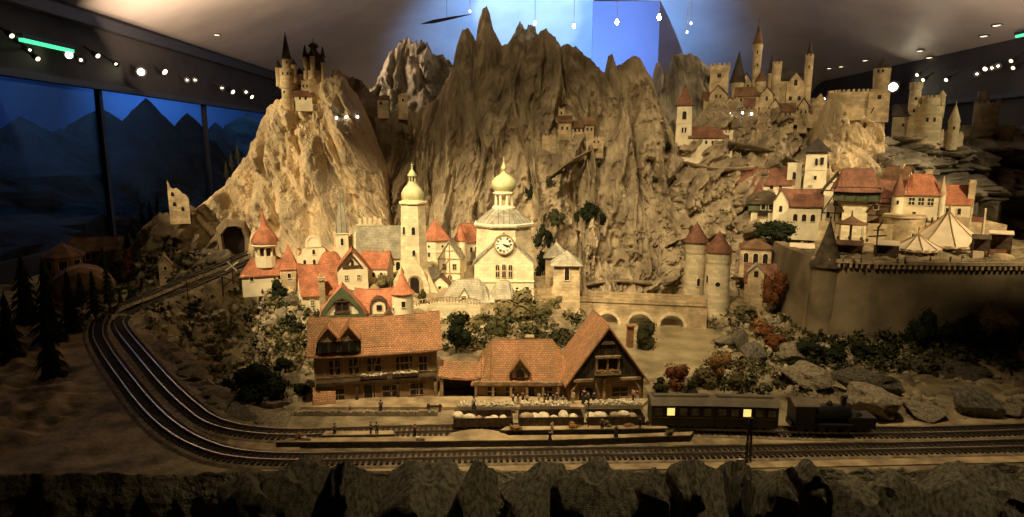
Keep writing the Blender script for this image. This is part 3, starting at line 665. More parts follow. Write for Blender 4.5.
for u in (-44, -27, -9, 7, 23, 38): s2.add(MB().box(u-1.2, u+1.2, -1.6, .6, -6, 20), 'post', 'timber_light')
o = s2.add(MB().loft([[(-8, y, 26), (8, y, 26), (8, y, 33), (0, y, 43), (-8, y, 33)] for y in (1, 18)]), 'dormer', 'timber_light')
s2.add(MB().loft([[(-11, y, 30), (0, y, 45), (11, y, 30), (11, y, 32), (0, y, 47), (-11, y, 32)] for y in (-1.5, 22)]), 'dormer_roof', 'red_big', o)
s2.add(MB().at(Matrix.Translation((0, 0, 27))).plate(outl(8, 9, 'p'), .2, 1.2), 'window', 'opening', o)
s3 = T('station_barn', 'tall gabled station building with steep orange roof and dark boarded gable over a flowered window', 'station', 606, 403, 3.17, yaw=15)
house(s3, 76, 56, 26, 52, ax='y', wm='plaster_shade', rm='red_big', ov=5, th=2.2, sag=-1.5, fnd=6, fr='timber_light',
   wins=[('f', -20, 0, 16, 18, 'a', 'archway'), ('f', 14, 6, 16, 10, 's+')])
s3.add(MB().plate([(-35, 27), (35, 27), (0, 73)], -1.4, .2), 'gable_boards', 'board_dark')
s3.add(MB().plate([(-7, 61.5), (7, 61.5), (5, 64.5), (-5, 64.5)], -2.6, -1), 'gable_trim', 'timber_light')
for a in (-1, 1): s3.add(MB().box(a*24-13+(3 if a < 0 else 0), a*24+10, -4, -1, 24.5, 27), 'jetty_beam', 'timber_light')
o = s3.add(MB().ringplate([(-12, 33), (12, 33), (12, 49), (-12, 49)], [(-10, 35), (10, 35), (10, 47), (-10, 47)], -3.2, -1).box(-1, 1, -3, -1, 34, 48).box(-12.5, 12.5, -4.5, -1, 48, 50), 'window', 'timber_light')
s3.add(MB().box(-10, 10, -1.9, -1.2, 35, 47), 'pane', 'opening', o)
b = s3.add(MB().box(-13, 13, -6, -2, 31, 34), 'flower_box', 'timber_light'); blooms(s3, -12, 12, -6, -2.5, 34, b, 60, m='leaf_gold', r=1.2, sd=5)
s3.add(MB().box(27, 33, 20, 26, 50, 72).box(26, 34, 19, 27, 72, 73.5), 'chimney', 'red_big')
s3.add(MB().tube([(-36, -2, 0), (-36, -2, 14), (-30, -2, 24)], 1.3, 5).tube([(34, -2, -5), (34, -2, 14), (28, -2, 24)], 1.3, 5).box(-4, -1, -2, 1, -5, 26), 'post', 'timber_light')
# ---------------------------------------------------------------- village houses
a = T('village_house', 'cream house with large curved red roof and tall pale chimney above the timbered station house', 'house', 321, 312, 4.3, yaw=12)
house(a, 34, 26, 22, 26, ax='x', rm='red', sag=3, ov=2, wins=[('f', -8, 8, 3, 5, 's+'), ('l', 0, 12, 3, 4), ('l', 0, 24, 3, 4)])
a.add(MB().box(-1, 4, -5, 0, -8, 33).box(-2, 5, -6, 1, 33, 36).box(-.5, 1, -4, -1, 36, 39).box(2, 3.5, -4, -1, 36, 39), 'chimney', 'stone')
a = T('gabled_house', 'cream gable house with dark green timber border and red roof behind the twin dormers', 'house', 347, 322, 3.75)
house(a, 42, 30, 8, 26, ax='y', x=-4, rm='red', ov=1.5, wm='plaster', fnd=12)
a.add(MB().ringplate([(-26, 5), (18, 5), (16, 12), (6, 26), (-4, 36), (-14, 26), (-24, 12)], [(-20, 8), (12, 8), (10, 14), (3, 22), (-4, 25), (-11, 22), (-18, 14)], -2, 0), 'timber_frame', 'green_board')
o = a.add(MB().ringplate([(-11, 11), (3, 11), (3, 21), (-11, 21)], [(-9.5, 12), (1.5, 12), (1.5, 20), (-9.5, 20)], -1.6, 0).box(-4.6, -3.4, -1.5, 0, 11, 21).box(-12, 4, -2.4, 0, 9.5, 11).box(-12, 4, -2.2, 0, 21, 22.2), 'window', 'timber')
a.add(MB().box(-9.5, 1.5, -.8, .1, 12, 20), 'pane', 'opening', o)
a = T('gabled_house', 'low red roofed cottage with a round-gabled dormer beside the red-capped turret', 'house', 377, 318, 3.95)
house(a, 40, 26, 8, 20, ax='x', rm='red', sag=2.5, ov=1.5, fnd=12, wins=[('f', 12, 2, 3, 4)])
o = a.add(MB().at(Matrix.Translation((2, -3, 4))).plate(outl(15, 16, 'a'), 0, 14), 'dormer', 'plaster'); 
a.add(MB().at(Matrix.Translation((2, -3.4, 4))).ringplate(outl(15, 16, 'a', 1.2), outl(15, 16, 'a', -.8), -.6, 14), 'dormer_roof', 'timber', o)
a.add(MB().box(0, 5, -4, -2, 9, 14), 'window', 'opening', o)
a.add(MB().box(-6, 10, -5, -3, 0, 1).box(-6, -5, -5, -4.2, -6, 4).box(-1, 0, -5, -4.2, -6, 4).box(4, 5, -5, -4.2, -6, 4).box(9, 10, -5, -4.2, -6, 4).box(-6, 10, -5, -4.2, 3.4, 4.2), 'balcony', 'timber_light')
a = T('turret', 'round cream turret with a bright red pointed cap right above the station roof', 'tower', 403, 322, 3.85)
tower(a, 11, 28, ('flare', 12.5, 22), r1=10.5, wm='plaster', rm='red', wins=[(5, 15, 3.6, 6, 's'), (-55, 10, 3, 4)])
a.add(MB().at(Matrix.Translation((-14, 6, 0))).loft([[(x*1., y, z) for x, z in ((-11, 0), (0, 12), (11, 0))] for y in (-6, 8)]), 'porch_roof', 'brown_roof')
# left cluster
a = T('belvedere', 'pavilion tower with a tall twisted pointed red roof at the left end of the village', 'tower', 267, 282, 4.75)
house(a, 46, 30, 8, 14, ax='x', x=0, rm='red', ov=2, hip=12, fnd=14, wins=[('f', -14, 2, 3, 4), ('f', 12, 2, 3, 4)])
a.add(MB().lathe([(11, 14), (10, 24), (10, 25)], 12, cy=12), 'drum', 'plaster')
for i in range(8):
    an = 2*PI*i/8; a.add(MB().lathe([(1.3, 24), (1.1, 34)], 6, cx=8.5*math.cos(an), cy=12+8.5*math.sin(an)), 'column', 'plaster')
a.add(MB().lathe([(5, 24), (5, 34)], 10, cy=12), 'core_wall', 'timber')
a.add(MB().lathe([(11, 34), (13, 36), (11, 37), (11, 40)], 16, cy=12), 'cornice', 'plaster')
a.add(MB().lathe([(13, 39), (12.6, 42), (10, 47), (6.5, 51), (3.6, 55), (2.2, 62)], 18, cy=12).lathe([(2.2, 61), (1.4, 66), (.6, 71), (.2, 76)], 12, cx=-.6, cy=12), 'roof', 'red', smooth='auto')
a = T('village_house', 'narrow cottage with steep pyramid red roof beside the twisted-roof pavilion', 'house', 290, 286, 4.7)
tower(a, 8, 17, ('cone', 9, 24), n=4, wm='stone', rm='red', wins=[(0, 8, 3, 5, 'a'), (-90, 8, 3, 5)], body='wall')
a = T('baroque_house', 'cream curly-gabled townhouse with scrolled stepped facade', 'house', 315, 276, 5.0)
house(a, 30, 20, 20, 14, ax='y', y=1.5, rm='red', ov=0, fnd=10, wins=[])
a.add(MB().plate([(-16, -8), (16, -8), (16, 20), (12, 22), (11, 27), (8, 29), (7, 37), (4, 40), (0, 41), (-4, 40), (-7, 37), (-8, 29), (-11, 27), (-12, 22), (-16, 20)], -.5, 1.6), 'facade', 'plaster')
a.add(MB().ringplate([(-6.5, 37), (-4, 40.2), (0, 41.6), (4, 40.2), (6.5, 37), (7.5, 29), (-7.5, 29)], [(-5, 36), (-3, 38.4), (0, 39.4), (3, 38.4), (5, 36), (5.6, 31), (-5.6, 31)], -1.3, -.4), 'scroll_trim', 'white_trim')
for u, zz in ((-9, 12), (0, 12), (9, 12), (0, 22), (-8, 2), (6, 2)): win(a, a.e, Matrix.Translation((u, -.5, zz)), 2.6, 5, 'a', False)
a = T('village_house', 'small red awning-roofed cream house wedged between the curly gable and the grey spire', 'house', 331, 278, 4.95)
house(a, 22, 18, 14, 10, ax='x', rm='red', hip=6, wins=[('f', -5, 4, 2.6, 4), ('f', 5, 4, 2.6, 4)])
a = T('church_spire', 'thin cream tower with slender grey spire standing over red roofs in the village', 'tower', 343, 262, 5.25)
tower(a, 6, 29, ('cone', 6.2, 42), n=4, wm='plaster', rm='lead', wins=[(0, 17, 2.6, 7, 'a')], rings=[(28.5, 1)], fin=3)
a = T('village_house', 'cream house with triangular front gable and bright red roof below the slender grey spire', 'house', 353, 284, 4.7)
house(a, 30, 24, 16, 18, ax='y', rm='red', ov=2.2, wins=[('f', -6, 4, 3, 5, 's+'), ('f', 6, 4, 3, 5, 's+')])
a.add(MB().ringplate([(-10, 17), (10, 17), (0, 31)], [(-6.5, 19), (6.5, 19), (0, 27.5)], -1.6, .1), 'gable_trim', 'timber'); a.add(MB().box(-1.4, 1.4, -.8, 0, 19, 24), 'window', 'opening')
a = T('village_house', 'cream house with orange-red roof stepping down left of the church nave', 'house', 374, 283, 4.85, yaw=-18)
house(a, 28, 20, 16, 14, ax='x', rm='red', sag=1, wins=[('f', -8, 6, 3, 5, 'a'), ('f', 0, 6, 3, 5, 'a'), ('f', 8, 6, 3, 5, 'a')], chim=[(6, 0, 2, 2.5)])
a = T('church_nave', 'long grey-roofed church nave with stepped crest, left of the slim onion-domed tower', 'church', 378, 276, 5.15)
house(a, 52, 30, 20, 28, ax='x', x=4, rm='slate', wm='plaster', ov=1.5, sag=1, th=1, wins=[('f', -12, 5, 4, 9, 'a'), ('f', 2, 5, 4, 9, 'a'), ('f', 16, 5, 4, 9, 'a')])
a.add(MB().loft([[(-22.5, y, z) for y, z in ((-2, 18), (15, 49), (32, 18), (32, 14), (-2, 14))], [(-20.5, y, z) for y, z in ((-2, 18), (15, 49), (32, 18), (32, 14), (-2, 14))]]), 'end_gable', 'cream')
mb = MB()
for i in range(5): mb.box(-18+i*5, -15+i*5, 20, 23, 40, 56+(i % 2)*1.5)
mb.box(-20, 6, 20, 23, 38, 50); a.add(mb, 'crest', 'cream')
a = T('church_tower', 'slim cream church tower with small green onion dome left of the clock church', 'church', 415, 297, 4.62)
tower(a, 14.5, 94, None, y=16, r1=11.6, n=8, wm='cream', fnd=12, rings=[(93.5, 2)], wins=[(0, 62, 3.6, 8, 'a'), (0, 40, 3, 7, 'a'), (-45, 62, 3.4, 8, 'a')])
a.add(MB().lathe([(12, 93), (11.8, 95), (10.2, 96.5), (11.4, 99), (11.2, 103), (9, 107), (5.8, 110.5), (4.2, 113), (4.2, 114)], 24, cy=16), 'dome', 'copper', smooth='auto')
mb = MB()
for i in range(6): an = PI/6+i*PI/3; mb.lathe([(.7, 113.5), (.7, 120)], 5, cx=3.1*math.cos(an), cy=16+3.1*math.sin(an))
a.add(mb, 'lantern', 'copper')
a.add(MB().lathe([(4.4, 119.5), (4.5, 120.8), (2.6, 123.5), (1, 126), (.8, 127), (1.2, 128), (.3, 129), (.15, 133)], 12, cy=16).box(-1.5, 1.5, 15.8, 16.2, 130.6, 131.1), 'lantern_roof', 'copper', smooth='auto')
a.add(MB().plate([(-16, -10), (14, -10), (14, 12), (9, 26), (0, 42), (-9, 26), (-16, 12)], 0, 3), 'front_gable', 'cream')
a.add(MB().plate([(-25, -10), (-13, -10), (-13, 30), (-25, 8)], 2, 14).plate([(13, -10), (26, -10), (24, 0), (13, 26)], 2, 14), 'side_aisle', 'cream')
o = win(a, a.e, Matrix.Translation((0, -.2, -2)), 9, 22, 'a', frame='stone', name='portal'); a.add(MB().at(Matrix.Translation((0, -.8, -2))).ringplate(outl(9, 22, 'a', 2.6), outl(9, 22, 'a', 1.4), -1, .5), 'portal_arch', 'stone')
for u, zz in ((-18, 4), (-9.5, 6)): win(a, a.e, Matrix.Translation((u, -.1 if u > -14 else 1.8, zz)), 3, 8, 'a')
a = T('round_hall', 'red hipped-roof hall with a row of round-headed windows behind the two churches', 'house', 436, 262, 5.4)
tower(a, 13, 22, ('cone', 15, 19), n=6, wm='plaster', rm='red', wins=[(-30, 13, 2.8, 5, 'o'), (30, 13, 2.8, 5, 'o'), (-30, 5, 2.6, 5, 'a'), (30, 5, 2.6, 5, 'a')], rings=[(10, .8)], body='wall')
a = T('village_house', 'small timber-gabled cream house just left of the clock church, by a red-capped turret', 'house', 450, 288, 4.9, yaw=-12)
house(a, 22, 18, 30, 17, ax='y', rm='slate', timber='f', fr='timber_light', wins=[('f', -5, 19, 3, 5, 's+'), ('f', 5, 19, 3, 5, 's+'), ('f', 0, 6, 3.5, 7, 'a', 'door')])
a = T('turret', 'slim cream turret with small red cone between the two churches', 'tower', 461, 282, 5.05)
tower(a, 6, 42, ('cone', 7.2, 14), wm='plaster', rm='red', wins=[(-5, 30, 2.6, 5, 'a'), (10, 16, 2.4, 4)])
a = T('village_house', 'sliver of a red-roofed cream house directly against the left side of the clock church', 'house', 469, 272, 5.35)
house(a, 20, 16, 32, 15, ax='x', rm='red', yaw=35, wins=[('f', -3, 20, 2.6, 5), ('f', 3, 20, 2.6, 5)])
a = T('village_house', 'small cream cottage with grey roof tucked below the timber-gabled house', 'house', 433, 290, 4.85, yaw=20)
house(a, 18, 14, 12, 9, ax='x', rm='slate', wins=[('f', -4, 4, 2.8, 4), ('f', 4, 4, 2.8, 4)], chim=[(4, 0, 2, 2)])
# clock church
a = T('clock_church', 'large cream church with a round clock, slate roof and pale green onion dome', 'church', 504, 296, 4.72)
Y0 = 28
a.add(MB().lathe([(34, -12), (31, 30), (29.5, 68), (29.5, 70)], 8, cy=Y0, rot=PI/8), 'wall', 'cream')
a.add(MB().loft([[(-30, y, -12), (30, y, -12), (29, y, 34), (0, y, 62), (-29, y, 34)] for y in (-4, 10)]), 'front_gable', 'cream')
a.add(MB().loft([[(-31, y, 32), (0, y, 62), (31, y, 32), (31, y, 34), (0, y, 64.5), (-31, y, 34)] for y in (-5, 12)]), 'gable_roof', 'lead')
a.add(MB().lathe([(32, 68), (32.5, 71), (30, 72)], 8, cy=Y0, rot=PI/8), 'cornice', 'white_trim')
a.add(MB().lathe([(33, 71), (31, 74), (19, 86), (11.5, 92), (11, 93)], 8, cy=Y0, rot=PI/8), 'roof', 'lead')
a.add(MB().lathe([(12, 91), (12, 93), (10.5, 94), (10.5, 95)], 16, cy=Y0).lathe([(4.5, 95), (4.5, 112)], 10, cy=Y0), 'lantern_base', 'plaster')
for i in range(8): an = PI/8+i*PI/4; a.add(MB().lathe([(1.5, 94.5), (1.3, 110)], 8, cx=8.6*math.cos(an), cy=Y0+8.6*math.sin(an)), 'column', 'plaster')
a.add(MB().lathe([(10.5, 109.5), (11.3, 111), (10, 112.5)], 20, cy=Y0), 'lantern_cornice', 'plaster')
a.add(MB().lathe([(10, 112), (9.5, 113.5), (11.8, 117), (12.6, 121.5), (11.8, 126), (9, 130.5), (5, 134), (2, 136.5), (1.2, 138.5), (2.8, 141), (3, 143), (1.6, 146), (.7, 149), (.6, 151), (.25, 157)], 28, cy=Y0), 'dome', 'copper', smooth='auto')
for o in a.e.children:
    if o.name.split('.')[0] in ('roof', 'lantern_base', 'column', 'lantern_cornice', 'dome'): o.scale = (1, 1, .8); o.location = (0, 0, 12.2*a.k)
pass
CLK = Matrix.Translation((0, -5.2, 53))
ck = a.add(MB().at(CLK @ Matrix.Translation((0, 0, 0))).loft([[(9*math.cos(2*PI*i/28), y, 9*math.sin(2*PI*i/28)) for i in range(28)] for y in (-1.2, 1.2)]), 'clock_face', 'clock_white')
a.add(MB().at(CLK).ringplate([(10*math.cos(2*PI*i/28), 10*math.sin(2*PI*i/28)) for i in range(28)], [(8.8*math.cos(2*PI*i/28), 8.8*math.sin(2*PI*i/28)) for i in range(28)], -2, 1), 'clock_rim', 'timber_light', ck)
mb = MB()
for i in range(12):
    an = 2*PI*i/12; m_ = CLK @ Matrix.Rotation(an, 4, 'Y'); mb.at(m_)
    k = (1, 2, 3, 2, 1, 2, 3, 3, 2, 1, 2, 3)[i]
    for j in range(k): mb.box((j-(k-1)/2)*.8-.22, (j-(k-1)/2)*.8+.22, -1.6, -1.1, 5.6, 7.8)
a.add(mb, 'numeral', 'black_paint', ck)
a.add(MB().at(CLK @ Matrix.Rotation(R(105), 4, 'Y')).box(-.4, .4, -1.9, -1.5, -1, 6.6), 'minute_hand', 'black_paint', ck)
a.add(MB().at(CLK @ Matrix.Rotation(R(122), 4, 'Y')).box(-.55, .55, -2.1, -1.8, -.8, 4.4), 'hour_hand', 'black_paint', ck)
for u in (-6.4, 0, 6.4): win(a, a.e, Matrix.Translation((u, -4.2, 20 if u else 20)), 3.4, 13 if u == 0 else 12.4, 'a+', pane='opening', frame='stone')
a.add(MB().box(-30, 30, -5, -3.6, 15, 16.5), 'string_course', 'white_trim')
# gate towers right of the clock church
a = T('gate_tower', 'square stone gate tower with grey pyramid roof and slit window, right of the clock church', 'tower', 566, 308, 4.7)
tower(a, 14, 43, ('cone', 16, 13), n=4, r1=12.5, wm='stone', rm='slate', wins=[(2, 28, 4.5, 12, 's')])
a = T('gate_tower', 'second slate-roofed square tower half hidden behind the slit-windowed gate tower', 'tower', 556, 295, 5.1)
tower(a, 11, 38, ('cone', 13, 14), n=4, wm='stone', rm='slate', wins=[(-5, 24, 3, 6)], fin=4)
a = T('town_wall', 'low battlemented cream wall between the clock church and the gate tower', 'wall', 543, 304, 4.85)
rampart(a, [(-15, 4), (12, 2)], 15, 4, merlon=3.2)
# lower grey-roofed row
a = T('village_house', 'wide low house with grey slate roof and tiny dormer in front of the clock church', 'house', 468, 308, 4.45)
house(a, 52, 26, 7, 20, ax='x', rm='slate', wm='plaster', sag=1.5, hip=14, dorm=[(-4, 9, 8, 4, 6)], wins=[('f', -16, 1, 9, 2.5), ('f', 14, 0, 12, 2.5)])
a = T('village_house', 'small grey-roofed stone house at the foot of the clock church, behind the round bush', 'house', 503, 308, 4.5)
house(a, 26, 24, 10, 15, ax='x', rm='slate', wm='stone', hip=9, wins=[('f', 0, 3, 2.6, 5, 'a')])
a = T('village_house', 'tiny cream cottage with brown roof beside the church portal', 'house', 440, 294, 4.7, yaw=-10)
house(a, 17, 12, 10, 8, ax='y', rm='brown_roof', wins=[('f', 0, 4, 3, 4)])
# footbridge with railing
a = T('footbridge', 'small arched cream footbridge with a picket railing above the station roof', 'bridge', 447, 316, 4.1)
mb = MB(); pr = []
N_ = 16
for i in range(N_+1):
    u = -33+66*i/N_; top = 10+4*math.sin(PI*i/N_)-abs(u+33)*0; lo = -8 if abs(u-12) > 13 else -8+15*math.sqrt(max(0, 1-((u-12)/13)**2))
    pr.append([(u, 0, lo), (u, 6, lo), (u, 6, top), (u, 0, top)])
a.add(mb.loft(pr), 'span', 'cream')
mb = MB()
for i in range(23):
    u = -33+3*i; zt = 10+4*math.sin(PI*(u+33)/66); mb.box(u-.5, u+.5, .2, 1, zt, zt+6)
mb.tube([(-33+66*i/12, .6, 15.6+4*math.sin(PI*i/12)) for i in range(13)], .5, 4); a.add(mb, 'railing', 'timber_light')
# stone bridge across the river
a = T('stone_bridge', 'long three-arched stone bridge across the river behind the station', 'bridge', 638, 321, 4.75)
arch = [(-30, 11), (2, 12), (33, 12)]; xs_ = sorted(set([-62, 66]+[round(c+dx, 2) for c, r in arch for dx in np.linspace(-r, r, 13)]+[-50, 50, 55]))
rg = []
for x in xs_:
    lo = -14
    for c, r in arch:
        if abs(x-c) < r: lo = max(lo, -5+r*1.05*math.sqrt(max(0, 1-((x-c)/r)**2)))
    rg.append([(x, 0, lo), (x, 16, lo), (x, 16, 19), (x, 0, 19)])
a.add(MB().loft(rg), 'span', 'stone')
for c, r in arch:
    mb = MB(); mb.loft([[(c+q*math.cos(PI*i/14), y, -5+q*1.05*math.sin(PI*i/14)) for q, y in ((r, .3), (r, -1), (r+2.6, -1), (r+2.6, .3))] for i in range(15)]); a.add(mb, 'arch_ring', 'cream')
a.add(MB().box(-62, 66, -1.2, 1.2, 18, 22.5), 'parapet', 'stone'); a.add(MB().box(-62, 66, 14.5, 17, 18, 25), 'parapet', 'stone')
a.add(MB().box(-62, 66, 1, 15, 18, 19.4), 'roadway', 'gravel')
b_ = T('hay_cart', 'small dark red cart at the right end of the stone bridge by the twin towers', 'cart', 684, 300, 4.95)
b_.add(MB().box(-4, 4, -2, 2, 1.5, 4.5), 'cart_bed', 'red_dark'); b_.add(MB().lathe([(.1, 0), (1.6, 0), (1.6, .6), (.1, .6)], 10), 'wheel', 'timber'); b_.e.children[-1].rotation_euler = (PI/2, 0, 0); b_.e.children[-1].location = (-2.5*b_.k, -2*b_.k, 1.5*b_.k)
o = b_.e.children[-1].copy(); COL.objects.link(o); o.location = (2.5*b_.k, -2*b_.k, 1.5*b_.k)
b_ = T('cart', 'small dark cart at the left end of the stone bridge', 'cart', 598, 303, 4.85)
b_.add(MB().box(-5, 4, -2, 2, 1.5, 4), 'cart_bed', 'timber'); b_.add(MB().box(-6, 5, -1.5, 1.5, 3.5, 6), 'load', 'leaf_dark')
# twin towers and chapel on the right bank
a = T('round_tower', 'left one of the twin round stone towers with brown-red cones by the river', 'tower', 694, 296, 5.05)
tower(a, 10.5, 54, ('cone', 12.5, 19), r1=9.5, wm='cream', rm='red_dark', top=(10.8, 13), wins=[(0, 46, 1.6, 5), (8, 46, 1.6, 5), (20, 10, 3, 8, 'a')], fin=2)
a = T('round_tower', 'nearer right-hand twin round stone tower with brown-red cone by the river', 'tower', 716, 309, 4.75)
tower(a, 13, 57, ('cone', 14, 20), r1=11.5, wm='cream', rm='red_dark', top=(12.5, 14), wins=[(-22, 50, 1.8, 5), (-12, 50, 1.8, 5), (2, 22, 5, 6, 'o'), (-50, 25, 3, 8, 'a')], fin=2)
a = T('arcade_house', 'small flat-topped arcaded belvedere with three arched openings behind the chapel', 'house', 755, 268, 5.25)
tower(a, 14.5, 20, ('cone', 16, 8), n=4, wm='stone', rm='brown_roof', wins=[(0, 6, 1, 1)], rings=[(19, 1)], body='wall')
for u in (-9, 0, 9): win(a, a.e, Matrix.Translation((u, 0, 5)), 4.6, 10, 'a')
a = T('chapel', 'small stone chapel with red roof and a white gabled dormer beside the right round tower', 'chapel', 753, 305, 4.95)
house(a, 28, 22, 24, 16, ax='x', x=5, wm='stone', rm='red_dark', sag=1, wins=[('f', 6, 3, 7, 13, 'p', 'doorway')])
house(a, 15, 12, 34, 7, ax='y', x=1, y=-3, wm='stone', rm='slate', par=a.e, body='porch', wins=[('f', 0, 29, 4, 6, 's')])
# fort ring wall and green cone tower
a = T('cone_tower', 'round wall tower with dark witch-hat roof at the retaining wall corner', 'tower', 823, 322, 4.35)
tower(a, 16, 55, ('flare', 17, 46), r1=14, wm='old_wall', rm='green_roof', fnd=20)
a.add(MB().lathe([(.5, 98), (.5, 102), (1, 103), (.2, 105)], 6, cy=16), 'finial', 'timber')
# ---------------------------------------------------------------- retaining wall and fair
def worldwall(name, label, pts, z0, z1, th, m, cat='wall'):
    mb = MB(); rings = []
    P_ = [Vector((a, b, 0)) for a, b in pts]
    for i, p in enumerate(P_):
        t = (P_[min(i+1, len(P_)-1)]-P_[max(i-1, 0)]).normalized(); n = Vector((-t.y, t.x, 0))
        rings.append([p-n*(th*1.8)+Vector((0, 0, z0)), p+n*th+Vector((0, 0, z0)), p+n*th+Vector((0, 0, z1)), p-n*(th*.6)+Vector((0, 0, z1))])
    mb.loft(rings); o = mb.build(name, m); return tag(o, label, cat), P_
o_, P_ = worldwall('retaining_wall', 'tall curving old retaining wall holding up the fairground terrace', [(p.x, p.y) for p in w0], -.15, .545, .05, 'old_wall')
mb = MB(); mb2 = MB()
for a_, b_ in zip(P_[3:], P_[4:]):
    L = (b_-a_).length; an = math.atan2(b_.y-a_.y, b_.x-a_.x); k = int(L/.034)
    mb.at(Matrix.Translation(a_) @ Matrix.Rotation(an, 4, 'Z')).box(0, L, -.065, -.03, .535, .556)
    for i in range(k): l = (i+.5)*L/k; mb2.at(Matrix.Translation(a_) @ Matrix.Rotation(an, 4, 'Z')).box(l-.008, l+.008, -.062, -.03, .505, .535)
mb.build('coping', 'stone', o_); mb2.build('corbel_row', 'stone', o_)
def FT(name, label, cat, px, py, D=None, yaw=0, group=None): return T(name, label, cat, px, py, D, yaw, group)
def tent(label, px, py, D, r, hw, hr, n=10, stripes=True, name='tent'):
    t = FT(name, label, 'tent', px, py, D)
    t.add(MB().lathe([(r*.94, -3), (r*.94, hw)], n, cy=r), 'side_wall' if hw > 9 else 'drum', 'canvas' if hw > 9 else 'timber')
    mb = MB(); rings = []
    prof = [(r*1.02, hw-2), (r*1.02, hw), (r*.6, hw+hr*.36), (r*.28, hw+hr*.68), (.6, hw+hr)]
    for k, (rr, z) in enumerate(prof):
        rings.append([(rr*math.cos(2*PI*j/(n*2))*(1 if j % 2 == 0 or k == 4 else .96), r+rr*math.sin(2*PI*j/(n*2))*(1 if j % 2 == 0 or k == 4 else .96), z-(0 if j % 2 == 0 else .6)) for j in range(n*2)])
    t.add(mb.loft(rings), 'canopy', 'canvas')
    mb = MB()
    for j in range(n):
        an = 2*PI*j/n; mb.tube([(rr*1.005*math.cos(an), r+rr*1.005*math.sin(an), z+.25) for rr, z in prof[1:]], .55, 4)
    t.add(mb, 'seam', 'canvas_stripe'); 
    mb = MB()
    for j in range(n*2): an = 2*PI*(j+.5)/(n*2); c, s_ = math.cos(an), math.sin(an); mb.add([(r*1.03*math.cos(an-.1), r+r*1.03*math.sin(an-.1), hw), (r*1.03*math.cos(an+.1), r+r*1.03*math.sin(an+.1), hw), (r*1.03*c, r+r*1.03*s_, hw-3.4)], [(0, 1, 2)])
    t.add(mb, 'valance', 'canvas_stripe')
    t.add(MB().lathe([(.7, hw+hr-1), (.5, hw+hr+4), (1.2, hw+hr+5), (.2, hw+hr+8)], 8, cy=r), 'finial', 'canvas_stripe')
    return t
t = tent('large cream circus tent with pointed ribbed roof on the terrace', 946, 262, 4.72, 37, 16, 31, n=9)
t.add(MB().box(-4, 4, -1.2, 1, -2, 12), 'entrance', 'opening')
t = tent('small cream merry-go-round canopy with open sides in front of the large tent', 917, 263, 4.5, 21, 13, 14, n=9, name='merry_go_round')
for o in list(t.e.children):
    if o.name.startswith('side_wall'): bpy.data.objects.remove(o)
t.add(MB().lathe([(20, -3), (20, 1.2), (2, 1.3)], 18, cy=21), 'platform', 'timber'); t.add(MB().lathe([(3, 0), (3, 15)], 10, cy=21), 'centre_drum', 'canvas')
for i in range(9): an = 2*PI*(i+.5)/9; t.add(MB().lathe([(.6, 0), (.6, 14)], 6, cx=18*math.cos(an), cy=21+18*math.sin(an)), 'pole', 'timber_light')
for i in range(7):
    an = 2*PI*i/7+.3; c = Matrix.Translation((13*math.cos(an), 21+13*math.sin(an), 4)) @ Matrix.Rotation(an+PI/2, 4, 'Z')
    t.add(MB().at(c).tube([(-2.6, 0, 1.5), (-1.5, 0, 2), (1.2, 0, 2), (2.2, 0, 3.6), (3.4, 0, 4), (4.2, 0, 3.2)], [.7, 1.1, 1.1, .8, .7, .4], 6).tube([(-1.6, .5, 2), (-2.6, .5, -1.5)], .35, 4).tube([(1.4, .5, 2), (2.6, .5, -1)], .35, 4).tube([(0, 0, 2), (0, 0, 9)], .2, 4), 'wooden_horse', 'cloth_white' if i % 2 else 'leaf_gold')
def stall(label, px, py, D, w, h, roofm, counter, open_=True, slope=3):
    t = FT('market_stall', label, 'stall', px, py, D)
    t.add(MB().loft([[(x, -3, h-slope), (x, -3, h-slope+1), (x, 9, h+1), (x, 9, h)] for x in (-w/2-1.5, w/2+1.5)]), 'awning', roofm)
    t.add(MB().box(-w/2, w/2, -1, 1, -4, h*.42), 'counter', counter)
    for u in (-w/2, w/2): t.add(MB().box(u-.6, u+.6, -2.6, -1.5, -4, h-2.6).box(u-.6, u+.6, 8, 9, -4, h), 'post', 'timber')
    t.add(MB().box(-w/2, w/2, 7.6, 8.2, -4, h-.6), 'back_panel', 'timber')
    return t
stall('long fair stall with bright flat cream roof left of the merry-go-round', 885, 263, 4.5, 20, 21, 'canvas', 'timber')
stall('dark open timber stall at the left end of the fair terrace', 848, 262, 4.6, 22, 20, 'brown_roof', 'timber')
stall('fair stall with two-tier cream top at the right end of the terrace', 998, 262, 4.55, 17, 30, 'canvas', 'red_dark', slope=2)
stall('green-roofed booth right beside the large circus tent', 979, 262, 4.5, 13, 26, 'green_roof', 'canvas')
stall('low cream-roofed stall at the far left of the terrace behind the witch-hat tower', 801, 262, 5.0, 20, 17, 'canvas', 'timber')
t = FT('hay_heap', 'rounded cream heap before the two-tier stall at the right of the fair', 'heap', 1003, 264, 4.42); t.add(MB().lathe([(14, -2), (12, 4), (8, 8), (.5, 9.5)], 16, cy=12), 'heap', 'gravel', smooth=True)
t = FT('flag_mast', 'dark mast with two cross arms standing among the fair stalls', 'mast', 875, 263, 4.48)
t.add(MB().tube([(0, 2, -4), (0, 2, 35), (2.6, 2, 40), (3.6, 2, 45)], [1.2, 1.1, .9, .3], 6), 'mast', 'timber'); t.add(MB().tube([(-8, 2, 26), (8, 2, 28)], .8, 5).tube([(-4, 2, 32.5), (5, 2, 33.5)], .6, 5), 'cross_arm', 'timber')
t = FT('swing_ride', 'timber swing ride with umbrella-like drooping top near the left of the fair', 'ride', 849, 257, 4.85)
t.add(MB().lathe([(1.3, -4), (1.1, 36)], 8, cy=10), 'mast', 'timber')
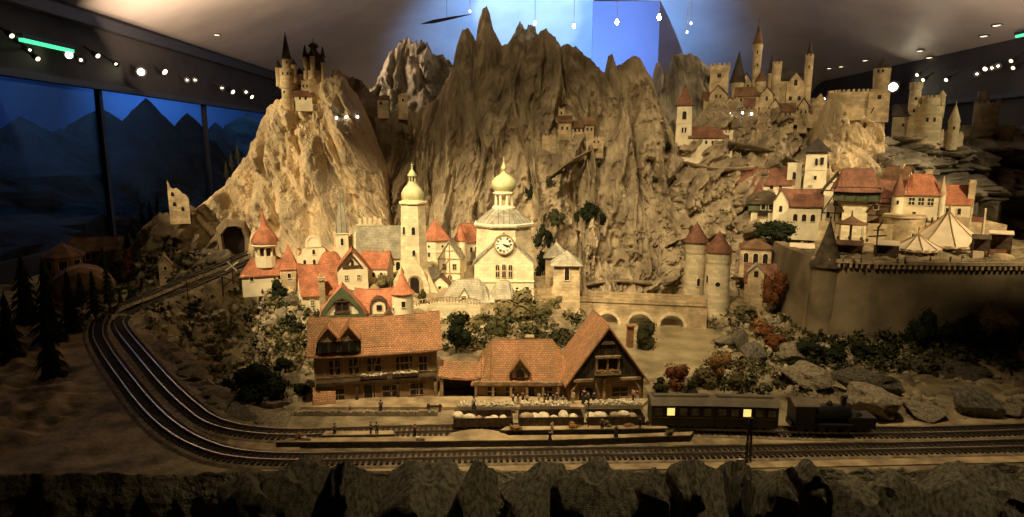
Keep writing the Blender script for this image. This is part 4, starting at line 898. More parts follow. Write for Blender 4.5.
t.add(MB().lathe([(15, 32), (15.5, 33), (7, 36), (1, 40), (.4, 46)], 12, cy=10), 'top', 'brown_roof')
for i in range(8): an = 2*PI*i/8; t.add(MB().tube([(14*math.cos(an), 10+14*math.sin(an), 33), (15*math.cos(an), 10+15*math.sin(an), 18)], .25, 4).box(15*math.cos(an)-1.2, 15*math.cos(an)+1.2, 9+15*math.sin(an), 11+15*math.sin(an), 15, 18), 'swing', 'timber')
t = FT('ship_swing', 'tall slender ship swing frame of two pale poles at the right behind the large tent', 'swing', 974, 250, 5.0)
for u in (-6, 6): t.add(MB().tube([(u, 0, -6), (u*.9, 0, 42)], .9, 5), 'pole', 'cream')
t.add(MB().box(-6, 6, -.6, .6, 34, 35.5), 'cross_bar', 'timber'); t.add(MB().box(-5, 5, -1, 1, 28, 33), 'swing_boat', 'red_dark')
# ---------------------------------------------------------------- upper right village
a = T('village_house', 'dark timber overhanging red-roofed house on a square stone tower, upper village left end', 'house', 852, 244, 5.15)
house(a, 22, 16, 44, 2, ax='x', wm='cream', rm='stone', th=.3, ov=0)
house(a, 40, 26, 14, 19, ax='x', y=-4, x=0, z=43, wm='green_board', rm='red_dark', ov=3, sag=2, hip=10, fnd=0, par=a.e, body='upper_storey', wins=[('f', -6, 5, 6, 6), ('f', 4, 5, 6, 6), ('f', -16, 5, 5, 6)], timber='f')
a.add(MB().tube([(-10, 0, 32), (-16, -4, 43)], 1, 4).tube([(10, 0, 32), (18, -4, 43)], 1, 4), 'bracket', 'timber')
a = T('village_house', 'white house with green-grey roof behind the dark overhanging house', 'house', 833, 236, 5.5)
house(a, 24, 20, 46, 16, ax='y', wm='plaster', rm='green_roof', ov=2.5, timber='f', wins=[('f', 0, 30, 4, 6, 's+'), ('f', -6, 18, 3, 6), ('f', 6, 18, 3, 6)])
a = T('village_house', 'cream gabled house with brown roof between the red-roofed groups of the upper village', 'house', 890, 206, 5.75, yaw=-30)
house(a, 22, 22, 22, 16, ax='x', wm='plaster', rm='brown_roof', ov=1.5, timber='r', wins=[('f', 0, 8, 3, 5), ('l', 0, 8, 3, 5)], chim=[(3, 0, 3, 3)])
a = T('village_house', 'long dark-walled house with sweeping dark red roof in the middle of the upper village', 'house', 889, 216, 5.3)
house(a, 42, 24, 18, 18, ax='x', wm='plaster_shade', rm='red_dark', ov=2.5, sag=2, hip=8, fnd=16, wins=[('f', -12, 6, 4, 5), ('f', 4, 6, 4, 5), ('f', 14, 6, 4, 5)], timber='f')
a = T('turret_house', 'cream house with three dark windows, red cone turret and crooked chimney in the upper village', 'house', 918, 220, 5.15)
house(a, 34, 22, 28, 17, ax='x', wm='plaster', rm='red', ov=2, sag=1, hip=10, fnd=16, wins=[('f', -7, 15, 5, 7, 's+'), ('f', 1, 15, 5, 7, 's+'), ('f', 9, 15, 5, 7, 's+'), ('f', -4, 3, 3, 5)], chim=[(6, 6, 4, 6)])
tower(a, 5.5, 24, ('cone', 6.8, 22), x=-19, y=2, wm='plaster', rm='red_dark', par=a.e, wins=[(0, 15, 2, 4)])
tower(a, 3.2, 26, ('cone', 3.6, 18), x=18, y=2, wm='plaster', rm='stone', par=a.e)
mb = MB()
for i in range(8): mb.tube([(-16+i*4.6, 0, -2), (-16+i*4.6, -3.4, 3.5)], .8, 4)
a.add(mb, 'corbel', 'timber'); 
a = T('village_house', 'cream house with red roof and tall chimney, right end of the upper village', 'house', 945, 228, 5.25)
house(a, 38, 22, 26, 16, ax='x', wm='plaster', rm='red', ov=1.5, sag=1, fnd=18, wins=[('f', -9, 14, 4, 6), ('f', 1, 14, 4, 6), ('f', 10, 14, 3, 6)])
a.add(MB().box(16, 21.5, 2, 9, 0, 48).box(15.5, 22, 1.5, 9.5, 44, 45.5), 'chimney', 'stone')
a = T('bastion', 'round bulging stone bastion with a slanting slit under the turret house', 'tower', 902, 252, 5.0)
tower(a, 17, 36, None, r1=19, y=20, wm='stone', wins=[(28, 12, 3.4, 8, 'a')], rings=[(34, 1)], battle=0)
a = T('town_wall', 'long pale stone wall under the upper village houses behind the fair', 'wall', 868, 250, 5.1)
rampart(a, [(-46, 10), (-20, 6), (20, 6)], 26, 4, merlon=0, fnd=10)
a = T('town_wall', 'pale stone wall running right from the bastion behind the large circus tent', 'wall', 962, 248, 5.15)
rampart(a, [(-48, 2), (-16, 4, 0), (14, 8, -3), (34, 16, -8)], 32, 5, merlon=0, fnd=10)
# houses on the right slope
a = T('village_house', 'pink-cream house with red roof, gable end and chimney below the slender tower house', 'house', 799, 226, 5.55)
house(a, 38, 24, 22, 14, ax='x', wm='plaster', rm='red_dark', ov=2, sag=1.5, fnd=14, wins=[('f', -4, 5, 4, 7, 'a'), ('f', 4, 5, 4, 7, 'a'), ('f', 12, 5, 4, 7, 'a')], chim=[(8, 4, 3, 3)])
house(a, 14, 16, 24, 12, ax='y', x=-18, y=-3, wm='plaster', rm='red_dark', par=a.e, body='gable_wing', wins=[('f', 0, 14, 3, 6, 'a')])
a = T('tower_house', 'tall slender tower house with grey roof and paired top windows on the right slope', 'tower', 813, 206, 5.9)
tower(a, 10.5, 54, ('cone', 13, 13), n=4, r1=9.5, wm='plaster', rm='slate_dark', fnd=20, wins=[(0, 40, 2.6, 7, 'a'), (0, 26, 2.4, 4), (0, 10, 2.4, 4)], rings=[(36, .8)])
a.add(MB().box(3.5, 6.5, -.6, .4, 41, 48), 'window', 'opening')
a = T('village_house', 'long low red-brown roofed house with arched end tower beneath the curving dark ramp wall', 'house', 765, 190, 6.1)
house(a, 50, 22, 8, 14, ax='x', wm='plaster', rm='red_dark', sag=2, ov=2, fnd=14, wins=[('f', u, 1, 3, 5) for u in (-14, -4, 6, 14)], chim=[(-14, 2, 4, 5)])
tower(a, 6.5, 27, None, n=4, x=26, y=8, wm='plaster', par=a.e, wins=[(0, 11, 3, 7, 'a')])
a = T('gate_house', 'half-round green-roofed gatehouse on two pale legs below the long low house', 'house', 762, 226, 5.75)
a.add(MB().box(-11, -5, 0, 12, -12, 16).box(5, 11, 0, 12, -12, 16).box(-5, 5, 6, 12, -12, 16), 'pier', 'plaster')
a.add(MB().box(-14, 14, -2, 16, 15, 23), 'wall', 'green_board'); win(a, a.e, Matrix.Translation((7, -2, 16.5)), 4, 5, 's'); win(a, a.e, Matrix.Translation((0, -2, 16.5)), 4, 5, 's')
a.add(MB().loft([[(16*math.cos(PI*i/10)*k, y, 22+13*math.sin(PI*i/10)*k) for i in range(11)] for y, k in ((-4, 1), (14, 1), (17, .6))]), 'roof', 'green_roof')
a.add(MB().at(Matrix.Translation((-5, 4, 0))).lathe([(9, 26), (.4, 44)], 10), 'cone_roof', 'red_dark')
# pink church on ledge
a = T('hillside_church', 'pinkish church with arched bell tower and long low nave on the cliff ledge', 'church', 683, 148, 6.55)
tower(a, 8, 42, ('cone', 8.5, 20), n=4, r1=7, y=8, wm='plaster', rm='red_dark', fnd=16, wins=[(0, 28, 4, 8, 'a'), (-6, 15, 2.4, 5), (10, 15, 2.4, 5)], rings=[(25, .9)])
house(a, 36, 18, 11, 9, ax='x', x=24, y=0, wm='plaster', rm='red_dark', ov=1.5, fnd=18, par=a.e, body='nave', wins=[('f', u, 4, 2, 3) for u in (-14, -8, -2, 4, 10, 15)])
tower(a, 5.5, 15, None, x=42, y=6, wm='plaster', par=a.e, battle=2)
a = T('shrine', 'small whitish stone shrine at the left tip of the cliff path ledge', 'shrine', 647, 168, 6.4)
tower(a, 5, 14, ('cone', 5.5, 9), n=6, wm='stone', rm='stone', wins=[(0, 4, 3, 5, 'a')])
# ---------------------------------------------------------------- cliff castle in the middle mountain
a = T('cliff_castle', 'small cliff castle with gate arch and stepped battlements in the middle of the mountain face', 'castle', 574, 146, 6.2)
house(a, 12, 10, 20, 5, ax='x', x=-9, z=4, wm='stone', rm='brown_roof', par=a.e, body='gate_wing', wins=[('f', -3, 12, 1.8, 3), ('f', 2, 12, 1.8, 3)])
tower(a, 3, 37, None, n=4, x=-13, y=10, wm='stone', par=a.e, battle=1.4, wins=[(0, 31, 1.6, 3)])
house(a, 15, 10, 16, 5, ax='x', x=5, y=2, z=3, wm='stone', rm='brown_roof', par=a.e, body='hall', wins=[('f', -4, 11, 1.6, 3), ('f', 0, 11, 1.6, 3), ('f', 4, 11, 1.6, 3)])
house(a, 9, 9, 20, 6, ax='x', x=15, y=0, z=2, wm='stone', rm='brown_roof', par=a.e, body='keep', wins=[('f', -2, 13, 1.6, 3), ('f', 2, 13, 1.6, 3)])
a.add(MB().box(12, 29, -2, 5, -12, 8), 'curtain_wall', 'stone'); win(a, a.e, Matrix.Translation((20, -2, 3)), 1.6, 2); win(a, a.e, Matrix.Translation((24, -2, 3)), 1.6, 2)
rampart(a, [(11, -1), (29, -1)], 8, 1.6, merlon=1.3, fnd=1); rampart(a, [(-32, 2), (-18, 2)], 10, 4, merlon=1.6)
a.add(MB().box(-18, 12, 0, 6, -14, 6), 'curtain_wall', 'stone'); win(a, a.e, Matrix.Translation((-1, -.2, -5)), 5, 12, 'a', name='gateway')
# tiny cliff houses near the top left valley
a = T('cliff_house', 'tiny yellowish cliff house with flat brow roof in the valley left of the grey crag', 'house', 383, 108, 6.75)
house(a, 11, 9, 9, 2, ax='x', wm='cream', rm='brown_roof', ov=1.5, wins=[('f', -2, 3, 2, 3)])
a = T('cliff_house', 'tiny square watch house with one dark window right of the brow-roofed cliff house', 'house', 403, 109, 6.75)
tower(a, 4.5, 13, ('cone', 5, 3), n=4, wm='stone', rm='stone', wins=[(0, 7, 2, 3)])
# ---------------------------------------------------------------- castle on the pale left mountain
a = T('turreted_castle', 'fairy castle with many dark pointed turrets on top of the pale left mountain', 'castle', 302, 101, 6.35); a.e.scale = (.9, .9, .84)
tower(a, 6, 34, None, x=-15, y=2, z=0, r1=6.4, wm='stone', par=a.e, wins=[(0, 19, 1.8, 3), (-30, 8, 1.8, 3)], body='round_tower', fnd=14, rings=[(19, 1.2)])
tower(a, 8, 12, None, x=-15, y=2, z=24, wm='stone', par=a.e, battle=1.6, body='tower_head', wins=[(-25, 5, 1.6, 3), (10, 5, 1.6, 3), (40, 5, 1.6, 3)])
tower(a, 4.8, 14, ('cone', 5.4, 29), x=-14, y=2, z=34, wm='stone', rm='slate_dark', par=a.e, body='top_turret', fin=3, wins=[(0, 8, 1.4, 3)])
for xx, zz, rr, hh in ((-23, 26, 3.2, 8), (-7, 30, 3, 6)):
    tower(a, rr, 12, ('cone', rr+.8, hh), x=xx, y=1, z=zz, r1=rr, wm='stone', rm='slate_dark', par=a.e, body='side_turret')
house(a, 22, 10, 22, 2, ax='x', x=4, y=2, z=2, wm='stone', rm='stone', par=a.e, body='palace', wins=[('f', -6, 14, 1.6, 3), ('f', -2, 14, 1.6, 3), ('f', 2, 14, 1.6, 3), ('f', 6, 8, 1.6, 3)], th=.4, ov=0)
house(a, 18, 8, 8, 5, ax='x', x=2, y=-5, z=-2, wm='plaster', rm='red_dark', par=a.e, body='lower_house', wins=[('f', -4, 3, 2, 3), ('f', 2, 3, 2, 3)], ov=1.5)
tower(a, 8.5, 48, None, x=15, y=8, z=2, r1=9, wm='stone', par=a.e, body='keep', wins=[(0, 12, 1.6, 3), (-20, 30, 1.6, 3), (15, 38, 1.6, 4)], fnd=16)
tower(a, 9, 5, ('bell', 8.5, 11), x=15, y=8, z=46, r1=10, wm='timber', rm='slate_dark', par=a.e, body='keep_gallery', rings=[(2, .8)])
tower(a, 3.5, 6, ('bell', 5.5, 6), x=15, y=8, z=58, wm='slate_dark', rm='slate_dark', par=a.e, body='keep_lantern', fin=6)
for an in (200, 330, 260, 20): 
    c, s_ = math.cos(R(an)), math.sin(R(an)); tower(a, 2.6, 16, ('cone', 3.1, 13), x=15+10*c, y=8+9*s_, z=36 if an != 330 else 30, wm='stone', rm='slate_dark', par=a.e, body='corner_turret')
for xx, zz in ((-1, 22), (5, 26)): tower(a, 2.6, 10, ('bell', 3.6, 7), x=xx, y=6, z=zz, wm='stone', rm='slate_dark', par=a.e, body='roof_turret')
rampart(a, [(8, -2, 22), (34, 2, 6)], 4, 2, merlon=0, par=a.e, fnd=20)
# ---------------------------------------------------------------- castle on the right hilltop
a = T('hilltop_castle', 'sprawling hilltop castle with a tall flag-topped round tower on the right mountain', 'castle', 762, 103, 6.95)
tower(a, 9, 34, None, n=4, x=-42, y=8, z=4, r1=9, wm='stone', par=a.e, battle=2, body='square_keep', top=(10, 7), wins=[(-7, 22, 1.8, 4, 'a'), (5, 22, 1.8, 4, 'a')])
house(a, 16, 10, 12, 8, ax='y', x=-42, y=-2, z=-2, wm='stone', rm='red_dark', par=a.e, body='gate_house', wins=[('f', -2, 8, 1.6, 3), ('f', 2, 8, 1.6, 3)])
tower(a, 7, 22, ('cone', 8, 30), x=-24, y=10, wm='stone', rm='slate_dark', par=a.e, body='dark_spire_tower')
tower(a, 3.2, 48, ('cone', 5, 19), x=-7, y=8, z=10, r1=4.6, wm='stone', rm='brown_roof', par=a.e, body='tall_round_tower', fin=7, top=(5, 4), wins=[(0, 38, 1.4, 3), (10, 26, 1.4, 3)])
tower(a, 2.6, 22, ('cone', 3, 18), x=7, y=9, z=8, wm='stone', rm='slate_dark', par=a.e, body='thin_spire')
tower(a, 4, 36, None, x=12, y=6, r1=4.6, z=2, wm='stone', par=a.e, battle=1.8, body='battlement_tower')
house(a, 16, 10, 24, 9, ax='x', x=20, y=8, z=0, wm='stone', rm='slate_dark', par=a.e, body='great_hall', wins=[('f', -4, 12, 1.8, 4, 'a'), ('f', 3, 12, 1.8, 4, 'a')])
house(a, 16, 8, 24, 10, ax='y', x=30, y=2, z=-6, wm='stone', rm='stone', par=a.e, body='chapel_front', wins=[('f', -4, 8, 3, 4, 'a'), ('f', 4, 8, 3, 4, 'a'), ('f', 0, 22, 3, 6, 'a')], th=.4, ov=0)
tower(a, 3.8, 52, ('cone', 3, 16), x=41, y=6, z=-8, r1=3.8, wm='stone', rm='slate_dark', par=a.e, body='round_tower', battle=1.6, wins=[(0, 40, 1.4, 3)])
house(a, 22, 9, 14, 7, ax='x', x=-14, y=-2, z=-6, wm='stone', rm='brown_roof', par=a.e, body='lower_hall', wins=[('f', -6, 8, 1.8, 3), ('f', 0, 8, 1.8, 3), ('f', 6, 8, 1.8, 3)])
house(a, 12, 8, 16, 7, ax='y', x=4, y=-3, z=-8, wm='stone', rm='brown_roof', par=a.e, body='lower_hall', wins=[('f', 0, 10, 2, 4)])
tower(a, 5, 16, ('cone', 6, 10), x=-2, y=4, z=6, wm='stone', rm='brown_roof', par=a.e, body='low_tower')
tower(a, 8, 18, ('cone', 9, 12), x=53, y=2, z=-22, wm='stone', rm='stone', par=a.e, body='outer_tower')
rampart(a, [(-56, 2, -2), (-34, -3, -5), (-14, -3, -5)], 5, 2, merlon=1.4, par=a.e); rampart(a, [(8, -4, -10), (26, -4, -12), (48, -4, -18)], 5, 2, merlon=1.4, par=a.e)
for i, (xx, yy, zz, ww, hh, rr, mm) in enumerate(((-52, 2, -4, 9, 10, 6, 'brown_roof'), (-30, -4, -9, 10, 9, 6, 'brown_roof'), (-12, -6, -14, 9, 12, 6, 'red_dark'), (12, -5, -16, 10, 12, 7, 'slate_dark'), (24, -7, -20, 12, 12, 6, 'brown_roof'), (38, -5, -20, 9, 16, 7, 'slate_dark'), (34, 8, 6, 10, 14, 8, 'slate_dark'), (-16, 8, 8, 10, 14, 8, 'slate_dark'))):
    house(a, ww, 8, hh, rr, ax='xy'[i % 2], x=xx, y=yy, z=zz, wm='stone', rm=mm, par=a.e, body='small_house', wins=[('f', -2, hh*.55, 1.6, 3), ('f', 2, hh*.55, 1.6, 3)])
def ledlights(pix, D, grp, where):
    for i, (x, y) in enumerate(pix):
        p = hit(x, y); k = S(y, p.y)
        e = empty('lantern', p+Vector((0, -.012, 0))); tag(e, '%s of three tiny glowing lanterns %s' % (('leftmost', 'middle', 'rightmost')[i], where), 'lantern', grp)
        MB().lathe([(.9, -1), (.9, 0)], 8).build('bracket', 'timber', e, k); MB().lathe([(.05, -.1), (1.0, .3), (1.15, 1), (.7, 1.9), (.05, 2.2)], 10).build('bulb', 'lamp_blue', e, k, smooth=True)
ledlights([(337, 119), (347, 118), (358, 118)], 6.8, 'lanterns on the brown rock by the left castle', 'on dark rock beside the pale left mountain')
ledlights([(729, 114), (742, 114), (751, 115)], 6.6, 'lanterns under the hilltop castle', 'on the slope just under the hilltop castle')
# ---------------------------------------------------------------- fort, round castle, dim castle
a = T('flat_fort', 'flat-topped fort with long battlement wall and a round tower on the rock pillar', 'castle', 858, 106, 6.25)
tower(a, 22, 14, None, x=-5, y=20, r1=23, wm='stone', par=a.e, battle=2.2, body='round_bastion', fnd=14)
tower(a, 9, 13, None, n=4, x=18, y=8, z=0, wm='stone', par=a.e, body='gatehouse', wins=[(-4, 6, 2, 4), (4, 6, 2, 4)], fnd=16)
tower(a, 7.2, 22, ('cone', 8, 9.5), x=20, y=22, z=16, r1=8, wm='stone', rm='slate_dark', par=a.e, body='round_tower', wins=[(0, 17, 1.8, 3), (-30, 17, 1.8, 3)], fin=2)
mb = MB()
for i in range(5): mb.tube([(14+i*2, -2+i, -2-i*5), (4+i*2, 4+i, -26+i*2)], .7, 4)
a.add(mb, 'brace', 'timber')
a = T('round_castle', 'round white castle with big drum tower and thin lookout tower on the layered rocks', 'castle', 928, 138, 6.2)
tower(a, 12, 31, None, x=0, y=13, r1=11.4, wm='cream', par=a.e, battle=2, top=(12.3, 9), body='drum_tower', wins=[(-10, 16, 2, 4), (20, 16, 2, 4)], fnd=20)
tower(a, 8, 10, None, x=0, y=14, z=30, wm='cream', par=a.e, battle=2, body='upper_drum')
tower(a, 6, 46, None, x=-14, y=16, z=8, r1=5, wm='cream', par=a.e, battle=1.6, top=(5.8, 5), body='lookout_tower', wins=[(10, 30, 2, 3), (0, 18, 2, 3)])
tower(a, 3.2, 12, ('cone', 3.8, 5), x=9, y=14, z=30, wm='cream', rm='cream', par=a.e, body='corner_turret')
tower(a, 4.5, 18, ('cone', 5.4, 17), x=21, y=8, z=-2, r1=5, wm='cream', rm='cream', par=a.e, fin=4, body='cone_turret', wins=[(0, 10, 1.6, 3)])
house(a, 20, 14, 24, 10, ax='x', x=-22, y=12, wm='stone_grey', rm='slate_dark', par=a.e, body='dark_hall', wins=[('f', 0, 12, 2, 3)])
rampart(a, [(10, 8, -1), (30, 12, -4)], 8, 2.5, merlon=2, par=a.e, wm='cream')
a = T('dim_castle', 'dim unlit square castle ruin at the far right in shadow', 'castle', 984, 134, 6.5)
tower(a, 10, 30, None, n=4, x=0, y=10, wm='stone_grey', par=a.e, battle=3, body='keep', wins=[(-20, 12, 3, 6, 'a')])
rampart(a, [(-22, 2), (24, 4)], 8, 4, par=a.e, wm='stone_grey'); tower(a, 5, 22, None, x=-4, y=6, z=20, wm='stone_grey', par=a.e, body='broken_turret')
# ---------------------------------------------------------------- left side ruins and huts
a = T('ruined_tower', 'crumbling pale ruined tower with holes on the outcrop left of the pale mountain', 'ruin', 180, 216, 6.0)
def ragged(w, h, n, sd):
    rd = random.Random(sd); pts = [(-w/2, -8), (w/2, -8)]
    for i in range(n+1): s = i/n; pts.append((w/2-w*s*1.0, h*(.55+.45*s)+rd.uniform(-3, 3)))
    return pts
a.add(MB().plate(ragged(18, 34, 7, 3), 0, 3), 'front_wall', 'stone'); a.add(MB().plate([(x*.9, z) for x, z in ragged(16, 26, 7, 5)], 9, 12), 'rear_wall', 'stone')
for u, zz in ((-4, 10), (3, 5), (-5, 20)): win(a, a.e, Matrix.Translation((u, -.1, zz)), 2.6, 4, 'a', True)
a = T('ruined_wall', 'low battlemented brown ruin wall on the outcrop edge', 'ruin', 167, 228, 6.05)
rampart(a, [(-8, 4), (10, 2)], 13, 3, merlon=2.4, wm='stone_grey')
a = T('village_house', 'small cream ruin-like chapel low on the slope left of the dark knoll', 'chapel', 166, 276, 5.7)
house(a, 12, 9, 12, 8, ax='y', wm='stone', rm='stone', wins=[('f', 0, 6, 2.5, 4, 'a')]); tower(a, 4, 8, ('cone', 4.5, 5), x=8, y=4, wm='stone', rm='brown_roof', par=a.e)
a = T('round_hut', 'dim octagonal hut with pointed roof and knob finial at the left', 'hut', 65, 282, 5.6)
tower(a, 16, 25, ('cone', 19, 13), n=8, wm='plaster_shade', rm='brown_roof', fin=3, wins=[(0, 12, 7, 9), (-45, 12, 7, 9), (45, 12, 7, 9)], body='wall')
a = T('thatched_barn', 'dim barn with broad rounded dark roof behind the conifers at left', 'barn', 84, 312, 5.0)
a.add(MB().box(-24, 24, 4, 34, -10, 24), 'wall', 'plaster_shade')
a.add(MB().loft([[(29*c*k, 19+(-20)*math.cos(PI*0)*0+20*math.sin(0)*0+sy, 22+z*k+(1-k)*0) for c, z in ((-1, 0), (-.8, 11), (-.45, 19), (0, 23), (.45, 19), (.8, 11), (1, 0))] for sy, k in ((-19, .8), (-14, 1), (14, 1), (19, .8))]), 'roof', 'brown_roof', smooth='auto')
win(a, a.e, Matrix.Translation((-6, 4, 4)), 8, 12); 
a = T('shed', 'dim long shed with lean roof behind the octagonal hut', 'shed', 100, 262, 6.2, yaw=-8)
house(a, 46, 18, 14, 9, ax='x', wm='plaster_shade', rm='brown_roof', ov=3, wins=[('f', -10, 3, 4, 7), ('f', 6, 3, 4, 7)], timber='f')
a = T('shelter', 'small open timber lattice shelter beside the lit conifers near the rear tracks', 'shelter', 232, 292, 5.1)
a.add(MB().tube([(-8, 0, -4), (-8, 0, 16)], .8, 4).tube([(8, 0, -4), (8, 0, 18)], .8, 4).tube([(-8, 0, 16), (8, 0, 8)], .6, 4).tube([(-8, 0, 6), (8, 0, 18)], .6, 4), 'fence_frame', 'timber')
a = T('crossing_signal', 'white X-shaped railway crossing sign post beside the rear tracks', 'sign', 233, 280, 5.05)
a.add(MB().tube([(0, 0, -4), (0, 0, 22)], .7, 5), 'post', 'timber'); a.add(MB().tube([(-6, -.8, 10), (6, -.8, 18)], .8, 4).tube([(-4, -.8, 19), (4, -.8, 9)], .8, 4), 'cross_board', 'white_trim')
a = T('telegraph_post', 'thin dark post standing by the rear tracks on the left curve', 'post', 188, 298, 5.0)
a.add(MB().tube([(0, 0, -3), (0, 0, 17)], .6, 5).tube([(-2.5, 0, 14), (2.5, 0, 14)], .4, 4), 'post', 'timber')
a = T('tunnel_mouth', 'dark rough tunnel cave where the tracks reach the pale mountain', 'tunnel', 235, 251, 6.0)
io = [(-9, -8), (9, -8), (10, 12), (7, 21), (1, 25), (-6, 24), (-11, 17), (-10, 5)]; oo = [(-13, -10), (13, -10), (15, 13), (10, 26), (2, 28), (-8, 28), (-15, 20), (-14, 4)]
a.add(MB().loft([[(x*1.1, 14, z*1.1) for x, z in oo], [(x, 4, z) for x, z in oo], [(x*1.02+1, -1, z*.96) for x, z in [(p[0]*.55+q[0]*.45, p[1]*.55+q[1]*.45) for p, q in zip(io, oo)]], [(x, 3, z) for x, z in io], [(x*.9, 16, z*.9) for x, z in io]], cap=False), 'rock_surround', 'rock_brown'); a.add(MB().plate(io, 9, 10), 'opening', 'opening')
# dark curving ramp walls on the right slope
def ramp(name, label, pix, h, th, m, cat='path', dy=-.05):
    pts = [hit(x, y)+Vector((0, dy, 0)) for x, y in pix]; mb = MB(); rings = []
    pp = []
    for a_, b_ in zip(pts, pts[1:]):
        for k in range(5): pp.append(a_.lerp(b_, k/5))
    pp.append(pts[-1])
    for it in range(3):
        pp = [pp[0]]+[(pp[i-1]+pp[i]*2+pp[i+1])/4 for i in range(1, len(pp)-1)]+[pp[-1]]
    for p in pp: rings.append([(p.x, p.y+th, p.z-h*3), (p.x, p.y-th*.3, p.z-h*1.2), (p.x, p.y-th*.5, p.z), (p.x, p.y-th*.4, p.z+h*.4), (p.x, p.y+th, p.z+h*.5)])
    mb.loft(rings); return tag(mb.build(name, m), label, cat)
ramp('mountain_path', 'dark shaded ramp curving down right from the hillside church', [(728, 142), (745, 144), (765, 148), (785, 156), (800, 166)], .014, .07, 'rock_dark')
ramp('mountain_path', 'narrow ledge path running right from the shrine past the dark bush', [(646, 156), (665, 158), (690, 163), (712, 168), (738, 168), (756, 166)], .016, .09, 'rock_tan')
ramp('mountain_path', 'thin slanting path under the cliff castle going down left', [(606, 146), (590, 150), (574, 158), (558, 170), (546, 178)], .010, .05, 'rock_tan')
ramp('mountain_path', 'low rocky ledge path behind the stone bridge', [(582, 284), (600, 280), (625, 279), (650, 282)], .012, .06, 'rock_brown')
# ---------------------------------------------------------------- trees and bushes
def foliage_mb(n, rad, leaf, sd, flat=1.0, clumps=9, clr=.48):
    rd = random.Random(sd); mb = MB(); cs = []
    for i in range(clumps):
        v = Vector((rd.gauss(0, 1), rd.gauss(0, 1), rd.gauss(0, .8))).normalized()*rad*rd.uniform(.25, .72); v.z *= flat; cs.append((v, rad*rd.uniform(clr*.7, clr*1.15)))
    for c, r in cs:                 # dense twiggy hearts, lumpy
        rg = []
        for i in range(7):
            z = -1+2*i/6; q = math.sqrt(max(.02, 1-z*z)); rg.append([c+Vector((math.cos(a_)*q, math.sin(a_)*q, z))*r*.74*(1+.25*noise.noise(Vector((a_*2, z*3, sd)))) for a_ in [2*PI*j/8 for j in range(8)]])
        mb.loft(rg)
    for i in range(n):
        c, r = rd.choice(cs); v = Vector((rd.gauss(0, 1), rd.gauss(0, 1), rd.gauss(0, 1))).normalized(); p = c+v*r*rd.uniform(.68, 1.12)
        t = Vector((rd.gauss(0, 1), rd.gauss(0, 1), rd.gauss(0, 1))); u = (v.cross(t)).normalized()*leaf*rd.uniform(.6, 1.3); w = (v.cross(u)).normalized()*leaf*rd.uniform(.5, 1)+v*leaf*rd.uniform(-.5, .7)
        mb.add([p-u, p+w, p+u, p-w*.6], [(0, 1, 2, 3)])
    return mb
def bush(label, px, py, w, h, m='leaf_green', D=None, cat='bush', group=None, sd=None, trunk=True, n=700):
    p = hit(px, py) if D is None else P(px, py, D); k = S(py, p.y); sd = sd or int(px*7+py)
    e = empty('tree' if cat == 'tree' else 'bush', p); tag(e, label, cat, group)
    mb = foliage_mb(n, 1, .085 if n > 600 else .12, sd, clumps=10 if n > 600 else 6)
    f = mb.build('foliage', m, e); f.scale = (w/2*k, w/2*k*.9, h/2*k*(.8 if cat == 'tree' else 1.05)); f.location = (0, w*.3*k, h*k*(.58 if cat == 'tree' else .42))
    hh = h*.55; rd = random.Random(sd); tb = MB().tube([(0, w*.3, -4), (rd.uniform(-.06, .06)*w, w*.3, hh*.5), (rd.uniform(-.1, .1)*w, w*.3, hh)], [w*.06, w*.045, w*.02], 6)
    for i in range(4): an = rd.uniform(0, 6.28); tb.tube([(0, w*.3, hh*.4), (math.cos(an)*w*.25, w*.3+math.sin(an)*w*.2, hh*rd.uniform(.8, 1.3))], [w*.03, w*.01], 5)
    tb.build('trunk', 'bark', e, k); return e
def conifer(label, px, py, w, h, m='leaf_dark', D=None, group=None, sd=None):
    p = hit(px, py) if D is None else P(px, py, D); k = S(py, p.y); sd = sd or int(px*3+py); rd = random.Random(sd)
    e = empty('conifer', p); tag(e, label, 'tree', group); mb = MB(); Ly = 9
    for i in range(Ly):
        s = i/Ly; z0 = h*(.1+.86*s); r = w/2*(1-s)**.85+.4; nb = 14; rg0 = []; 
        for j in range(nb):
            an = 2*PI*(j+rd.random()*.6)/nb+i; rr = r*rd.uniform(.75, 1.15); dz = h*.12
            a1, a2 = an-.28, an+.28; c, s_ = math.cos(an), math.sin(an)
            mb.add([(0, 0, z0+dz), (rr*.6*math.cos(a1), rr*.6*math.sin(a1), z0+dz*.35), (rr*c, rr*s_, z0-dz*.3), (rr*.6*math.cos(a2), rr*.6*math.sin(a2), z0+dz*.35)], [(0, 1, 2, 3)])
    mb.lathe([(w*.22, h*.1), (w*.12, h*.55), (.2, h)], 7)
    mb.build('foliage', m, e, k); MB().tube([(0, 0, -4), (0, 0, h*.3)], [w*.07, w*.05], 6).build('trunk', 'bark', e, k); return e
bush('large olive-green round bush between the station hall and the clock church', 518, 334, 60, 50, 'leaf_olive', 4.2, n=1500)
bush('second smaller olive bush right of the large round bush', 541, 326, 34, 30, 'leaf_olive', 4.35, n=900)
bush('dark green bush just above the left end of the station hall roof', 494, 348, 34, 32, 'leaf_green', 3.9, n=900)
bush('small round olive bush against the foot of the gate tower', 556, 312, 18, 18, 'leaf_olive', 4.55)
bush('dark green tree right of the half-timbered station house roof', 456, 364, 32, 50, 'leaf_dark', 3.6, cat='tree', n=1000)
bush('low sandy green bush under the footbridge end', 476, 334, 26, 22, 'leaf_olive', 4.05, n=700)
bush('dark green upright tree right of the boarded station gable', 645, 364, 24, 48, 'leaf_green', 4.1, cat='tree', n=900)
bush('green tree between village roofs left of the red-capped turret', 386, 292, 22, 20, 'leaf_olive', 4.35)
